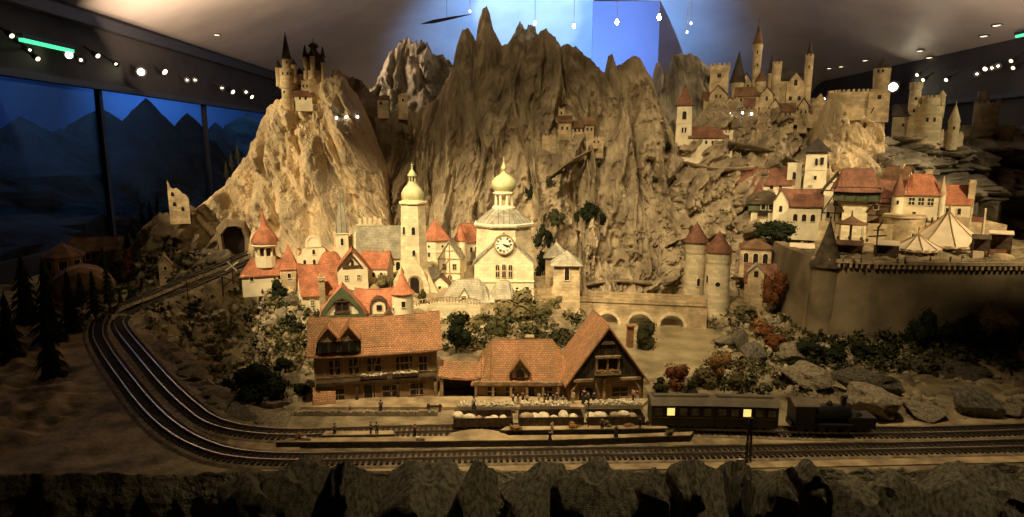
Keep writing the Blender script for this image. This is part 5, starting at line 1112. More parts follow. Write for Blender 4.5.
bush('small green shrub right of the red-capped turret', 421, 304, 12, 16, 'leaf_green', 4.3)
bush('dark bushy trees beside the clock church right wall', 543, 280, 18, 34, 'leaf_dark', 5.2, n=600)
for i, (x, y, w, h, m) in enumerate(((590, 224, 22, 22, 'leaf_dark'), (578, 226, 14, 14, 'leaf_dark'), (604, 228, 16, 14, 'leaf_dark'), (556, 224, 16, 14, 'leaf_green'), (552, 192, 11, 17, 'leaf_green'), (533, 200, 12, 22, 'leaf_dark'), (546, 250, 16, 20, 'leaf_dark'))):
    bush('%s on the cliff face right of the clock church' % ('tallest dark bush of the row', 'left neighbour of the tallest dark bush', 'right-hand low dark bush', 'leftmost low green bush of the row', 'green shrub below the castle path', 'long dark crevice shrub', 'dark shrub low beside the church roof')[i], x, y+2, w*1.35, h*1.45, m, n=450)
bush('dark green bush in front of the hillside church', 673, 153, 17, 13, 'leaf_dark', n=350)
bush('tiny dark shrub tuft under the ledge path', 658, 184, 10, 9, 'leaf_dark', n=200)
bush('big spreading dark green tree behind the retaining wall corner', 782, 252, 44, 36, 'leaf_dark', 5.3, cat='tree', n=1100)
bush('dark russet bush right of the chapel', 779, 306, 28, 38, 'leaf_red', 4.75, n=900)
bush('grey-green bush left of the dark spreading tree on the slope', 760, 236, 20, 16, 'leaf_green', 5.6, n=350)
for i, (x, y, w, h, m, lb) in enumerate(((676, 392, 32, 30, 'leaf_red', 'dark russet bush just right of the boarded station gable'), (706, 392, 30, 32, 'leaf_olive', 'olive bush behind the left coach'), (722, 384, 26, 34, 'leaf_gold', 'golden autumn bush behind the coaches'), (690, 398, 22, 20, 'leaf_green', 'low dark green bush behind the left coach roof'), (740, 392, 24, 26, 'leaf_olive', 'pale olive bush behind the right coach'), (660, 398, 22, 22, 'leaf_green', 'dark green bush at the barn corner'), (775, 352, 30, 26, 'leaf_red', 'reddish bush on the right river bank'), (765, 338, 26, 20, 'leaf_gold', 'tan bush above the reddish bush on the right bank'), (748, 318, 30, 14, 'leaf_olive', 'low ivy-like bush below the chapel'), (700, 312, 22, 9, 'leaf_green', 'low green bush at the foot of the twin towers'))):
    bush(lb, x, y, w, h, m, n=600)
for i, (x, y, w, h) in enumerate(((812, 366, 40, 30), (842, 364, 36, 20), (928, 352, 36, 44), (952, 350, 34, 36), (976, 352, 34, 40), (1004, 356, 30, 26), (866, 362, 30, 22))):
    bush('%s of the dark bushes under the retaining wall' % ('leftmost', 'second from left', 'fourth from left and tallest', 'fifth from left', 'sixth from left', 'rightmost', 'third from left')[i], x, y, w, h, 'leaf_dark', group='dark bushes under the retaining wall', n=700)
e = bush('spreading dark tree with visible branches inside the left track curve', 254, 418, 62, 60, 'leaf_dark', 3.15, cat='tree', n=1300)
for x, y, w, h, lb in ((300, 398, 20, 16, 'low dark bush left of the lean-to shelter'), (282, 374, 26, 20, 'dark bush on the grassy bank left of the station house'), (276, 300, 22, 26, 'dark bush under the twisted-roof pavilion'), (246, 292, 20, 26, 'dark bush by the rear tracks under the pavilion'), (296, 336, 22, 14, 'dark shrub among rubble left of the green-gabled house'), (222, 396, 24, 18, 'dark bush at the inner rim of the left track curve'),(310, 300, 14, 12, 'small dark shrub under the chimneyed red-roofed house')):
    bush(lb, x, y, w, h, 'leaf_dark', n=500)
cons = [(30, 336, 44, 84, 4.6), (54, 360, 46, 104, 4.3), (74, 342, 34, 74, 4.5), (96, 318, 20, 50, 4.7), (110, 308, 18, 52, 4.85), (121, 306, 10, 16, 5.0), (131, 304, 13, 17, 5.05), (18, 404, 56, 116, 3.9), (58, 424, 54, 120, 3.6), (82, 306, 18, 34, 4.8)]
cl = ['tall dark conifer second from the left edge in the left thicket', 'tallest dark conifer at the front of the left thicket', 'dark conifer before the left half of the dim barn', 'dark conifer before the right half of the dim barn', 'slender dark conifer at the right end of the dim barn', 'tiny dark conifer nearer the barn beside the rear tracks', 'tiny dark conifer beside the rear tracks, nearest the tunnel slope', 'large shadowy conifer nearest the left edge', 'large shadowy conifer in the lower left beside the track bend', 'short dark conifer between the two before the dim barn']
for c, lb in zip(cons, cl): conifer(lb, c[0], c[1], c[2], c[3], 'leaf_dark', c[4])
for i, (x, y, w, h, m) in enumerate(((130, 276, 20, 28, 'leaf_red'), (120, 262, 13, 24, 'leaf_olive'), (104, 268, 16, 22, 'leaf_green'), (113, 274, 14, 22, 'leaf_green'), (141, 272, 14, 20, 'leaf_green'), (134, 240, 10, 26, 'leaf_green'), (143, 226, 9, 24, 'leaf_dark'), (151, 222, 9, 22, 'leaf_dark'), (128, 252, 10, 24, 'leaf_dark'), (158, 214, 8, 20, 'leaf_dark'))):
    conifer('%s in the forest left of the ruin' % ('reddish spruce, the largest and nearest,', 'yellowish spruce tip', 'green spruce at the left end', 'green spruce just left of the reddish one', 'green spruce right of the reddish one', 'narrow spruce halfway up the slope', 'narrow dark spruce third from the ruin', 'narrow dark spruce second from the ruin', 'lowest narrow dark spruce on the slope', 'dark spruce right beside the ruin')[i], x, y, w, h, m, 6.0 if y > 255 else 6.3, sd=50+i)
for i, (x, y) in enumerate(((232, 168), (238, 160), (227, 178))):
    conifer('%s of three thin conifers behind the left flank of the pale mountain' % ('middle', 'upper', 'lower')[i], x, y, 7, 16, 'leaf_green', 6.9)
# ---------------------------------------------------------------- rocks
def rock_mesh(sd, m, flat=.7, name='rock'):
    bm = bmesh.new(); bmesh.ops.create_icosphere(bm, subdivisions=4, radius=1)
    for v in bm.verts:
        n = v.co.normalized(); f = 1; q = n*1.1+Vector((sd*3.7, sd, 0))
        f += .45*noise.noise(q)+.28*(ridged(q*1.3, 4)-.3)
        # chip flat faces
        for k in range(5):
            d = Vector((math.sin(sd*5+k*2.4), math.cos(sd*3+k*1.7), math.sin(k+sd))).normalized(); 
            if n.dot(d)*f > .72: f = .72/n.dot(d)
        v.co = n*f; v.co.z *= flat
    me = bpy.data.meshes.new(name); bm.to_mesh(me); bm.free(); me.materials.append(M[m])
    for p in me.polygons: p.use_smooth = True
    me.set_sharp_from_angle(angle=R(35)); return me
RK = {m: [rock_mesh(i+1+j*11, m, .62+.1*(i % 3)) for i in range(5)] for j, m in enumerate(('boulder', 'rock_grey', 'front_rock', 'rock_tan'))}
def rock(px, py, w, h, label, m='boulder', D=None, group=None, i=None, name='boulder', rz=None):
    p = hit(px, py) if D is None else P(px, py, D); k = S(py, p.y); i = int(px*13+py) % 5 if i is None else i
    o = bpy.data.objects.new(name, RK[m][i]); COL.objects.link(o); o.location = p+Vector((0, w*.25*k, h*.32*k)); o.scale = (w/2*k, w/2*k*.8, h/2*k*1.25)
    o.rotation_euler = (0, 0, rz if rz is not None else (px*1.7) % 6.28); return tag(o, label, 'rock', group)
rock(882, 419, 62, 36, 'large grey-brown rock right of the locomotive beside the inner track', 'boulder', i=1)
rock(982, 418, 38, 34, 'pale rounded rock near the right edge beside the inner track', 'rock_grey', i=2)
rock(930, 420, 46, 18, 'low flat rock between the two larger trackside rocks at right', 'boulder', i=3)
rock(1018, 418, 28, 14, 'small flat rock at the right edge beside the track', 'boulder', i=0)
rock(875, 396, 56, 30, 'big dark angular slab rock above the right trackside rocks', 'front_rock', i=4)
rock(814, 390, 52, 26, 'long flat pale rock behind the locomotive', 'boulder', i=2)
rock(795, 362, 30, 22, 'rock at the dark foot of the retaining wall corner', 'boulder')
rock(757, 362, 26, 24, 'pale angular rock on the right river bank', 'rock_grey', i=1)
rock(742, 350, 16, 30, 'upright pale rock on the right river bank', 'rock_grey', i=3)
rock(726, 346, 20, 12, 'flat pale rock at the river edge', 'boulder', i=0)
rock(780, 346, 24, 16, 'brown rock behind the reddish bush', 'boulder', i=4)
rock(1000, 340, 40, 44, 'large dim leaning stone against the right end of the retaining wall', 'boulder', D=4.05, i=4)
rock(968, 378, 60, 14, 'long low dark ledge rock by the dark pond at right', 'front_rock', i=2)
rock(920, 372, 50, 12, 'low dark ledge rock left of the pond', 'front_rock', i=1)
rk = [(214, 372, 16, 8), (232, 366, 18, 9), (205, 348, 14, 8), (246, 378, 20, 10), (262, 392, 18, 10), (198, 382, 14, 10), (184, 372, 12, 9), (172, 356, 12, 8), (160, 342, 12, 8), (150, 330, 10, 8), (276, 408, 26, 12), (232, 408, 14, 8), (210, 398, 14, 9), (290, 386, 18, 12), (262, 352, 16, 8), (240, 348, 14, 7), (282, 318, 14, 14), (272, 330, 14, 12), (292, 306, 14, 16), (300, 320, 12, 12)]
srt = sorted(range(len(rk)), key=lambda i: rk[i][0]); 
for n_, i in enumerate(srt):
    x, y, w, h = rk[i]; rock(x, y, w, h, '%s from the left of the rough stones lining the ravine inside the left track curve' % ORD[n_], 'boulder' if i % 3 else 'rock_tan', group='stones in the left ravine', name='stone')
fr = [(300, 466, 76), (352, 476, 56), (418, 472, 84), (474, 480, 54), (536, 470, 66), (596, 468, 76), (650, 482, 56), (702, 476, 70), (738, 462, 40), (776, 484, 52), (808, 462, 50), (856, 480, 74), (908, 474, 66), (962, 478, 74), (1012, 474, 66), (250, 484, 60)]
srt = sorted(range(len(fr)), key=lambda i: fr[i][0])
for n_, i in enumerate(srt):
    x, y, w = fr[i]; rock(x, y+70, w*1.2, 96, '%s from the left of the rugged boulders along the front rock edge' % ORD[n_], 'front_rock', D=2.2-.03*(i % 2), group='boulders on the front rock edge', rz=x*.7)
rim = [p for p in PI_ if G(118, 335).x-.4 < p.x < G(262, 430).x and p.y < 5.3]
rim = rim[::max(1, len(rim)//24)]
for n_, q in enumerate(sorted(rim, key=lambda p: p.y)[:20]):
    i_ = PI_.index(q); t_ = (PI_[min(i_+1, len(PI_)-1)]-PI_[i_-1]).normalized(); nn = Vector((-t_.y, t_.x, 0)); c = q+nn*(-.17 if (q-nn*.2).x > q.x else .17)
    rd = random.Random(n_); o = bpy.data.objects.new('stone', RK['boulder'][n_ % 5]); COL.objects.link(o); o.location = (c.x, c.y, q.z-.01); sz = rd.uniform(.05, .085); o.scale = (sz*1.2, sz, sz*.6); o.rotation_euler = (0, 0, rd.uniform(0, 6))
    tag(o, '%s nearest of the stones edging the inner side of the left track curve' % ORD[n_], 'rock', 'edging stones of the left curve')
# rubble and scrub too many to count
rd = random.Random(4)
def scatter(name, label, cat, m, spots, leaf=False):
    mb = MB()
    for (x0, x1, y0, y1, n, r0, r1) in spots:
        for i in range(n):
            p = hit(rd.uniform(x0, x1), rd.uniform(y0, y1)); 
            if min((q.xy-p.xy).length for q in PO[::4]+PI_[::4]) < .14: continue
            r = rd.uniform(r0, r1)*S(350, p.y)
            if not leaf:
                mb.at(Matrix.Translation(p) @ Matrix.Rotation(rd.uniform(0, 6), 4, (rd.random(), rd.random(), rd.random()+.1)) @ Matrix.Diagonal((r*rd.uniform(.8, 1.6), r, r*rd.uniform(.5, .9), 1)))
                rg = [[(math.cos(2*PI*j/6)*q*rd.uniform(.8, 1.15), math.sin(2*PI*j/6)*q*rd.uniform(.8, 1.15), z) for j in range(6)] for q, z in ((.5, -.8), (1, -.25), (.95, .35), (.45, .85))]; mb.loft(rg)
            else:
                for k in range(22):
                    v = Vector((rd.gauss(0, .5), rd.gauss(0, .5), abs(rd.gauss(0, .4))))*r; u = Vector((rd.gauss(0, 1), rd.gauss(0, 1), rd.gauss(0, 1))).normalized()*r*.3; w = Vector((rd.gauss(0, 1), rd.gauss(0, 1), rd.gauss(0, 1))).normalized()*r*.3
                    mb.m = Matrix.Translation(p); mb.add([v-u, v+w, v+u, v-w], [(0, 1, 2, 3)])
    o = mb.build(name, m); tag(o, label, cat, kind='stuff')
scatter('rubble', 'loose stones and rubble strewn over the banks and ravine', 'rubble', 'boulder', [(150, 310, 300, 410, 330, 1.5, 5), (705, 830, 315, 400, 300, 1.5, 5), (800, 1024, 370, 420, 220, 1.5, 5), (255, 310, 280, 330, 60, 2, 5), (440, 640, 330, 345, 60, 1, 3), (100, 240, 250, 300, 120, 1.5, 4)])
scatter('rubble', 'pale stones lying on the cliff ledges and slopes', 'rubble', 'rock_tan', [(560, 820, 190, 285, 220, 1.2, 3.5), (660, 850, 110, 200, 160, 1, 2.6)])
scatter('scrub', 'low dark scrub covering the slopes around the village and river', 'scrub', 'leaf_green', [(150, 310, 290, 400, 100, 3, 8), (705, 830, 320, 395, 110, 4, 9), (440, 640, 318, 350, 90, 4, 9), (60, 200, 250, 330, 110, 4, 9), (270, 320, 285, 345, 40, 4, 8), (800, 1024, 335, 372, 150, 5, 12)], True)
scatter('scrub', 'dry golden and olive scrub on the banks', 'scrub', 'leaf_olive', [(250, 320, 300, 370, 130, 3, 8), (460, 640, 315, 350, 90, 3, 8), (705, 800, 310, 380, 110, 3, 8), (640, 820, 180, 260, 60, 2, 5), (380, 470, 300, 340, 30, 3, 6)], True)
rd = random.Random(4)
# ---------------------------------------------------------------- platforms, beds, station clutter
def slab(pix, z0, z1, name, label, cat, m='gravel', edge=None):
    pts = [G(a, b, z1) for a, b in pix]; c = pts[0]
    e = empty(name, Vector((c.x, c.y, 0))); tag(e, label, cat)
    q = [p-e.location for p in pts]; MB().loft([[(p.x, p.y, z0) for p in q], [(p.x, p.y, z1-.004) for p in q]]).build('edge', edge or 'sleeper', e)
    ctr = sum(q, Vector())/len(q); MB().loft([[(p.x, p.y, z1-.004) for p in q], [(p.x, p.y, z1) for p in q]]).build('surface', m, e); return e
slab([(276, 442), (420, 441), (560, 439.5), (690, 435), (694, 431.5), (610, 434.5), (470, 435.5), (400, 436.5), (290, 438)], -.01, .028, 'platform', 'long low island platform with dark edge between the two tracks', 'platform')
slab([(322, 435), (395, 434), (393, 430.5), (326, 431)], -.01, .04, 'platform', 'short dark-edged platform strip at the left with two workers on it', 'platform')
slab([(500, 430), (668, 428), (664, 424), (510, 424.5)], .0, .045, 'platform', 'upper platform strip with shrubs in front of the goods wagons', 'platform')
slab([(300, 407), (640, 407), (650, 398), (500, 396), (320, 398)], -.01, .018, 'forecourt', 'sandy station forecourt in front of the station buildings', 'yard', edge='gravel')
# stone kerb of the forecourt
t = empty('kerb_wall', G(330, 416, 0)); tag(t, 'low rough stone kerb wall along the forecourt left of the wagons', 'wall'); mb = MB()
rd = random.Random(12)
for i in range(46):
    u = i*.0155-.18; mb.box(u, u+.014, rd.uniform(-.004, 0), .018, -.01, rd.uniform(.018, .028))
mb.build('stonework', 'stone_grey', t)
t = empty('sand_heap', G(478, 437, 0.01)); tag(t, 'low pale sand heap on the island platform under the first goods wagon', 'heap'); MB().lathe([(.16, -.01), (.13, .015), (.07, .03), (.005, .034)], 24, sy=.28).build('heap', 'gravel', t, smooth=True)
def bedding(label, px, py, w, d, sd):
    p = G(px, py, .018); k = S(py, p.y); e = empty('flower_bed', p); tag(e, label, 'flower bed', 'flower beds before the station')
    MB().box(-w/2, w/2, 0, d, -1, 3).build('kerb', 'stone_grey', e, k); 
    tt = type('q', (), {})(); tt.add = lambda mb, n, m, par=None: mb.build(n, m, par, k)
    blooms(tt, -w/2+1, w/2-1, 1, d-1, 3, e, int(w*3), name='blossom_mass', m='cream_load', r=1.5, sd=sd)
bedding('pale flower bed behind the first goods wagon from the left', 486, 410, 60, 12, 3)
bedding('pale flower bed before the station hall posts', 545, 409, 50, 10, 4)
bedding('pale flower bed before the archway of the boarded gable building', 614, 408, 58, 12, 5)
for i, (x, y, w, h) in enumerate(((536, 430, 14, 12), (575, 431, 18, 12), (606, 431, 12, 11), (630, 430, 16, 8), (646, 428, 9, 8), (516, 435, 14, 10), (672, 436, 12, 6), (298, 440, 14, 7))):
    bush('%s from the left of the small shrubs planted on the platforms' % ORD[sorted([536, 575, 606, 630, 646, 516, 672, 298]).index(x)], x, y, w, h, 'leaf_gold' if i % 2 else 'leaf_olive', D=G(x, y, .03).y, n=250, group='shrubs on the platforms')
# signal mast
t = empty('signal_mast', G(748, 462, 0)); k = S(462, t.location.y); tag(t, 'dark lattice signal mast in front of the outer track', 'mast')
mb = MB()
for u, v in ((-2.2, -2), (2.2, -2), (-2.2, 2), (2.2, 2)): mb.tube([(u, v, -3), (u*.6, v*.6, 44)], .6, 4)
for i in range(9): z = i*4.6; s_ = 1-.4*z/44; mb.tube([(-2.2*s_, -2*s_, z), (2.2*s_, -2*s_, z+4.6)], .35, 4).tube([(2.2*s_, 2*s_, z), (-2.2*s_, 2*s_, z+4.6)], .35, 4)
mb.build('lattice_post', 'timber', t, k); MB().box(-2.2, 2.2, -2.2, 2.2, 40, 47).build('signal_head', 'timber', t, k); MB().box(-5, 5, -4, 4, -3, 0).build('foot', 'stone_grey', t, k)
MB().box(-12, -4, -1, 1, 1, 3.2).build('number_board', 'white_trim', t, k)
t = empty('platform_lamp', G(588, 430, .03)); k = S(430, t.location.y); tag(t, 'thin dark lamp post on the upper platform strip', 'lamp post')
MB().tube([(0, 0, -1), (0, 0, 26)], .5, 6).build('pole', 'timber', t, k); MB().lathe([(.2, 26), (1.6, 27), (1.2, 29), (.2, 30)], 8).build('lamp_head', 'timber', t, k)
t = empty('buffer_stop', G(436, 410, .01)); k = S(410, t.location.y); tag(t, 'small dark buffer stop or barrow on the forecourt right of the station house', 'barrow')
MB().box(-8, 6, -1, 1, 3, 5).box(3, 5, -1.5, 1.5, -1, 6).build('beam', 'timber', t, k); MB().box(-9, -6, -2, 2, 2, 6).build('end_block', 'timber', t, k)
# ---------------------------------------------------------------- people
def skinned(chain, edges, rad, sub=1):
    me = bpy.data.meshes.new('t'); me.from_pydata(chain, edges, []); o = bpy.data.objects.new('t', me); COL.objects.link(o)
    md = o.modifiers.new('s', 'SKIN'); 
    for v, r in zip(me.skin_vertices[0].data, rad): v.radius = (r, r)
    me.skin_vertices[0].data[0].use_root = True
    if sub: sb = o.modifiers.new('u', 'SUBSURF'); sb.levels = sub; sb.render_levels = sub
    dg = bpy.context.evaluated_depsgraph_get(); dg.update(); out = bpy.data.meshes.new_from_object(o.evaluated_get(dg)); bpy.data.objects.remove(o)
    for p in out.polygons: p.use_smooth = True
    return out
def figure(pose):
    leg = .06 if pose == 'walk' else .03; ar = (.12, .3) if pose != 'reach' else (.22, .0)
    V = [(0, 0, .52), (0, 0, .62), (0, 0, .78), (0, 0, .84), (0, 0, .89), (0, -.005, .95),
         (.05, 0, .5), (.055, -leg, .28), (.06, leg*.6, .04), (.06, leg*.6-.05, .02), (-.05, 0, .5), (-.055, leg, .28), (-.06, -leg*.8, .04), (-.06, -leg*.8-.05, .02),
         (.1, 0, .79), (.135, .02, .64), (.12, -.05, .52) if pose != 'reach' else (.16, -.2, .72), (-.1, 0, .79), (-.135, .02, .64), (-.12, -.05, .52)]
    E = [(0, 1), (1, 2), (2, 3), (3, 4), (4, 5), (0, 6), (6, 7), (7, 8), (8, 9), (0, 10), (10, 11), (11, 12), (12, 13), (2, 14), (14, 15), (15, 16), (2, 17), (17, 18), (18, 19)]
    Rr = [.075, .065, .07, .03, .055, .05, .055, .04, .027, .022, .055, .04, .027, .022, .035, .028, .022, .035, .028, .022]
    body = skinned(V, E, Rr); body.name = 'person_body'
    jk = skinned([V[i] for i in (0, 1, 2, 14, 15, 17, 18)], [(0, 1), (1, 2), (2, 3), (3, 4), (2, 5), (5, 6)], [.09, .08, .083, .046, .036, .046, .036])
    tr = skinned([V[i] for i in (0, 6, 7, 8, 10, 11, 12)], [(0, 1), (1, 2), (2, 3), (0, 4), (4, 5), (5, 6)], [.082, .064, .05, .036, .064, .05, .036])
    if pose == 'dress': mb = MB().lathe([(.15, .08), (.12, .3), (.075, .56), (.08, .6)], 14); o = mb.build('t', 'cloth_red'); tr = o.data; bpy.data.objects.remove(o)
    mb = MB().at(Matrix.Translation((0, .008, .925))); mb.lathe([(.05, -.03), (.062, 0), (.06, .035), (.035, .062), (.005, .07)], 12); o = mb.build('t', 'hair', smooth=True); hr = o.data; bpy.data.objects.remove(o)
    return body, jk, tr, hr
FIG = {p: figure(p) for p in ('stand', 'walk', 'reach', 'dress')}
def dressed(me, m):
    c = me.copy(); c.materials.clear(); c.materials.append(M[m]); return c
CM = {}
def person(px, py, z, h, pose, jc, tc, label, yaw=None, group=None):
    p = G(px, py, z) if z is not None else hit(px, py); k = S(py, p.y)*h
    e = empty('person', p, (px*2.3) % 6.28 if yaw is None else R(yaw)); tag(e, label, 'person', group)
    for nm, me, m in zip(('body', 'jacket', 'skirt' if pose == 'dress' else 'trousers', 'hair'), FIG[pose], ('skin', jc, tc, 'hair')):
        key = (pose, nm, m)
        if key not in CM: CM[key] = dressed(me, m)
        o = bpy.data.objects.new(nm, CM[key]); COL.objects.link(o); o.parent = e; o.scale = (k*1.1, k*1.1, k)
D_, W_, Rd, Bn, Bl = 'cloth_dark', 'cloth_white', 'cloth_red', 'cloth_brown', 'cloth_blue'
pl = [(335, 436, .028, 14, 'stand', Bn, D_, 'person in brown jacket on the short left platform strip'), (371, 434, .04, 13, 'reach', D_, D_, 'dark-clothed person reaching out on the short platform strip, left of a companion'), (377, 435, .04, 14, 'stand', D_, D_, 'dark-clothed person standing right of the reaching one on the short platform strip'),
 (415, 437, .028, 14, 'walk', Rd, D_, 'person in red jacket beside pale luggage on the sandy platform'), (350, 411, .018, 8, 'stand', W_, Bn, 'small person in white top on the forecourt below the station house'), (381, 412, .018, 13, 'stand', Bl, D_, 'person in blue standing alone on the forecourt before the station house'),
 (474, 411, .018, 16, 'dress', W_, D_, 'person in white top and dark skirt by the covered passage'), (552, 434, .03, 15, 'stand', W_, W_, 'person all in white on the platform in front of the wagons'), (550, 443, .028, 14, 'dress', D_, D_, 'person in dark dress at the island platform edge'),
 (602, 430, .045, 14, 'stand', Bn, D_, 'person in brown on the upper platform strip by the shrubs'), (616, 437, .028, 14, 'dress', Bl, D_, 'person in blue top and dark skirt on the island platform'), (640, 428, .045, 12, 'walk', D_, D_, 'dark-clothed person walking by the left coach end'),
 (633, 402, .018, 15, 'stand', W_, Bn, 'person in white top left of a companion by the gabled building'), (637, 402, .018, 14, 'dress', Rd, W_, 'person in red top and pale skirt by the gabled building corner'), (573, 404, .018, 15, 'stand', W_, W_, 'white-clad person beside the archway'), (584, 404, .018, 17, 'dress', D_, D_, 'person in dark dress in front of the archway'), (588, 405, .018, 15, 'stand', Bn, D_, 'person in brown just right of the archway centre'), (594, 403, .018, 13, 'stand', Bl, D_, 'person in blue right of the archway')]
for q in pl: person(*q)
gx_ = [513, 518, 523, 527, 539, 545, 548, 553, 557, 563]; cs = [(W_, D_), (D_, W_), (Rd, D_), (W_, Bn), (W_, W_), (D_, Bn), (Bn, D_), (D_, D_), (Bl, Bn), (W_, Bl)]
cn = {W_: 'white', D_: 'dark', Rd: 'red', Bn: 'brown', Bl: 'blue'}
for i, x in enumerate(gx_):
    person(x, 403+(i % 2), .018, 11+(i % 3), ('stand', 'walk', 'dress')[i % 3], cs[i][0], cs[i][1], '%s from the left of the travellers before the station hall, in %s top' % (ORD[i], cn[cs[i][0]]), group='travellers before the station hall')
for i, (x, y) in enumerate(((843, 262), (853, 262), (861, 263), (897, 263), (905, 263), (930, 262), (950, 263), (962, 262), (986, 263))):
    person(x, y, .55, 7, ('stand', 'dress', 'walk')[i % 3], cs[(i*3) % 10][0], cs[(i*3) % 10][1], '%s from the left of the tiny visitors at the fair, in %s top' % (ORD[i], cn[cs[(i*3) % 10][0]]), group='visitors on the fair terrace')
person(796, 396, None, 14, 'reach', W_, W_, 'white figure reaching out beside the flat rock behind the locomotive')
for i, (x, y, lb) in enumerate(((306, 440, 'pale suitcase pile left end of the island platform'), (420, 440, 'pale luggage pile beside the person in red'))):
    t = empty('luggage', G(x, y, .028)); k = S(y, t.location.y); tag(t, lb, 'luggage'); MB().box(-4, 0, -2, 2, 0, 3.4).build('suitcase', 'cloth_white', t, k); MB().box(.6, 5, -2, 1, 0, 2.6).build('suitcase', 'timber_light', t, k)
# ---------------------------------------------------------------- train
def vehicle(name, label, cat, pxc, py=430.6, z=0.02):
    p = G(pxc, py, z); nearest = min(PI_, key=lambda q: (q.xy-p.xy).length); i = PI_.index(nearest); d = PI_[i-1]-PI_[min(i+1, len(PI_)-1)]
    e = empty(name, Vector((p.x, nearest.y, .024)), math.atan2(d.y, d.x)); tag(e, label, cat); return e
def axles(e, xs, r=.013, w=.062):
    for x in xs:
        for s_ in (-1, 1):
            o = MB().at(Matrix.Translation((x, s_*RG, r)) @ Matrix.Rotation(PI/2, 4, 'X')).lathe([(.002, -.003), (r, -.003), (r, .003), (.002, .003)], 14).build('wheel', 'loco_black', e)
K = S(430, G(600, 430).y)
def coach(pxc, label, lit):
    L = 60*K/2; e = vehicle('passenger_coach', label, 'coach', pxc); W = .055
    MB().box(-L, L, -W, W, .024, .125).build('body', 'coach_green', e); MB().box(-L, L, -W*.8, W*.8, .016, .026).build('underframe', 'loco_black', e)
    MB().loft([[(x, -W-.006, .122), (x, -W*.6, .142), (x, 0, .15), (x, W*.6, .142), (x, W+.006, .122)] for x in (-L-.006, L+.006)]).build('roof', 'coach_roof', e)
    MB().loft([[(x, -W*.3, .146), (x, -W*.25, .155), (x, W*.25, .155), (x, W*.3, .146)] for x in (-L*.9, L*.9)]).build('roof_vent_strip', 'coach_roof', e)
    for s_ in (-1, 1):
        for i in range(5):
            u = -L+.03+i*(2*L-.06)/4; y = s_*W
            f = MB().box(u-.020, u+.020, min(y, y+s_*.003), max(y, y+s_*.003), .072, .113).build('window', 'coach_green', e)
            MB().box(u-.017, u+.017, min(y, y+s_*.0045), max(y, y+s_*.0045), .075, .11).build('pane', 'window_glow' if i == lit and s_ < 0 else 'coach_pane', f)
    MB().box(-L, L, -W-.002, W+.002, .062, .066).build('waist_strip', 'timber_light', e)
    axles(e, (-L*.75, -L*.5, L*.5, L*.75)); return e
coach(682, 'dark green passenger coach with one yellow lit window, left of the two coaches', 1)
coach(745, 'dark green passenger coach with one yellow lit window, next to the locomotive', 2)
e = vehicle('locomotive', 'black steam locomotive at the head of the train, right of the coaches', 'locomotive', 817)
MB().box(-.13, .16, -.035, .035, .022, .045).build('frame', 'loco_black', e)
MB().at(Matrix.Translation((0, 0, .085)) @ Matrix.Rotation(PI/2, 4, 'Y')).lathe([(.002, -.02), (.038, -.02), (.038, .13), (.03, .14), (.002, .142)], 20).build('boiler', 'loco_black', e, smooth='auto')
MB().box(-.12, -.03, -.05, .05, .03, .135).build('cab', 'loco_black', e); MB().loft([[(x, -.056, .132), (x, 0, .152), (x, .056, .132), (x, .056, .128), (x, -.056, .128)] for x in (-.13, -.015)]).build('cab_roof', 'coach_roof', e)
MB().lathe([(.01, .11), (.01, .15), (.014, .16), (.014, .165)], 12, cx=.115).build('chimney', 'loco_black', e); MB().lathe([(.013, .115), (.013, .13), (.004, .14)], 12, cx=.05).build('steam_dome', 'loco_black', e)
for s_ in (-1, 1): MB().box(-.03, .14, s_*.045-.012, s_*.045+.012, .04, .046).build('running_board', 'loco_black', e)
axles(e, (-.09, -.04, .01, .06), r=.02); axles(e, (.12,), r=.012)
e = vehicle('tender', 'black coal tender coupled in front of the locomotive at the right', 'tender', 841)
L = .05; MB().box(-L+.01, L+.035, -.045, .045, .022, .075).build('tank', 'loco_black', e); MB().lathe([(.045, .074), (.03, .088), (.005, .092)], 12, sy=.8).build('coal_load', 'black_paint', e); axles(e, (-.03, .02, .06))
e.location.x += .05
def wagon(pxc, wpx, label, n, sd):
    L = wpx*K/2; e = vehicle('goods_wagon', label, 'wagon', pxc); W = .05; mb = MB()
    MB().box(-L, L, -W, W, .02, .03).build('floor_board', 'timber', e)
    mb.box(-L, L, -W, -W+.004, .03, .062).box(-L, L, W-.004, W, .03, .062).box(-L, -L+.004, -W, W, .03, .062).box(L-.004, L, -W, W, .03, .062); mb.build('side_boards', 'timber', e)
    rd = random.Random(sd)
    for i in range(n):
        u = -L+.025+(2*L-.05)*(i+rd.uniform(-.3, .3))/(n-.7); q = rd.uniform(.6, 1.05); MB().at(Matrix.Translation((u, rd.uniform(-.02, .02), .028)) @ Matrix.Rotation(rd.uniform(-.4, .4), 4, 'X')).lathe([(.004, 0), (.026*q, .012*q), (.03*q, .026*q), (.02*q, .038*q), (.003, .043*q)], 9, sx=rd.uniform(.7, 1.3), sy=1.3).build('sack', 'cream_load' if rd.random() < .6 else 'gravel', e, smooth=True)
    axles(e, (-L*.6, L*.6)); return e
wagon(483, 58, 'leftmost dark open goods wagon with rounded pale sacks, tail of the train', 6, 1)
wagon(551, 64, 'middle dark open goods wagon with rounded pale sacks', 6, 2)
wagon(616, 56, 'dark open goods wagon with rounded pale sacks coupled behind the left coach', 5, 3)
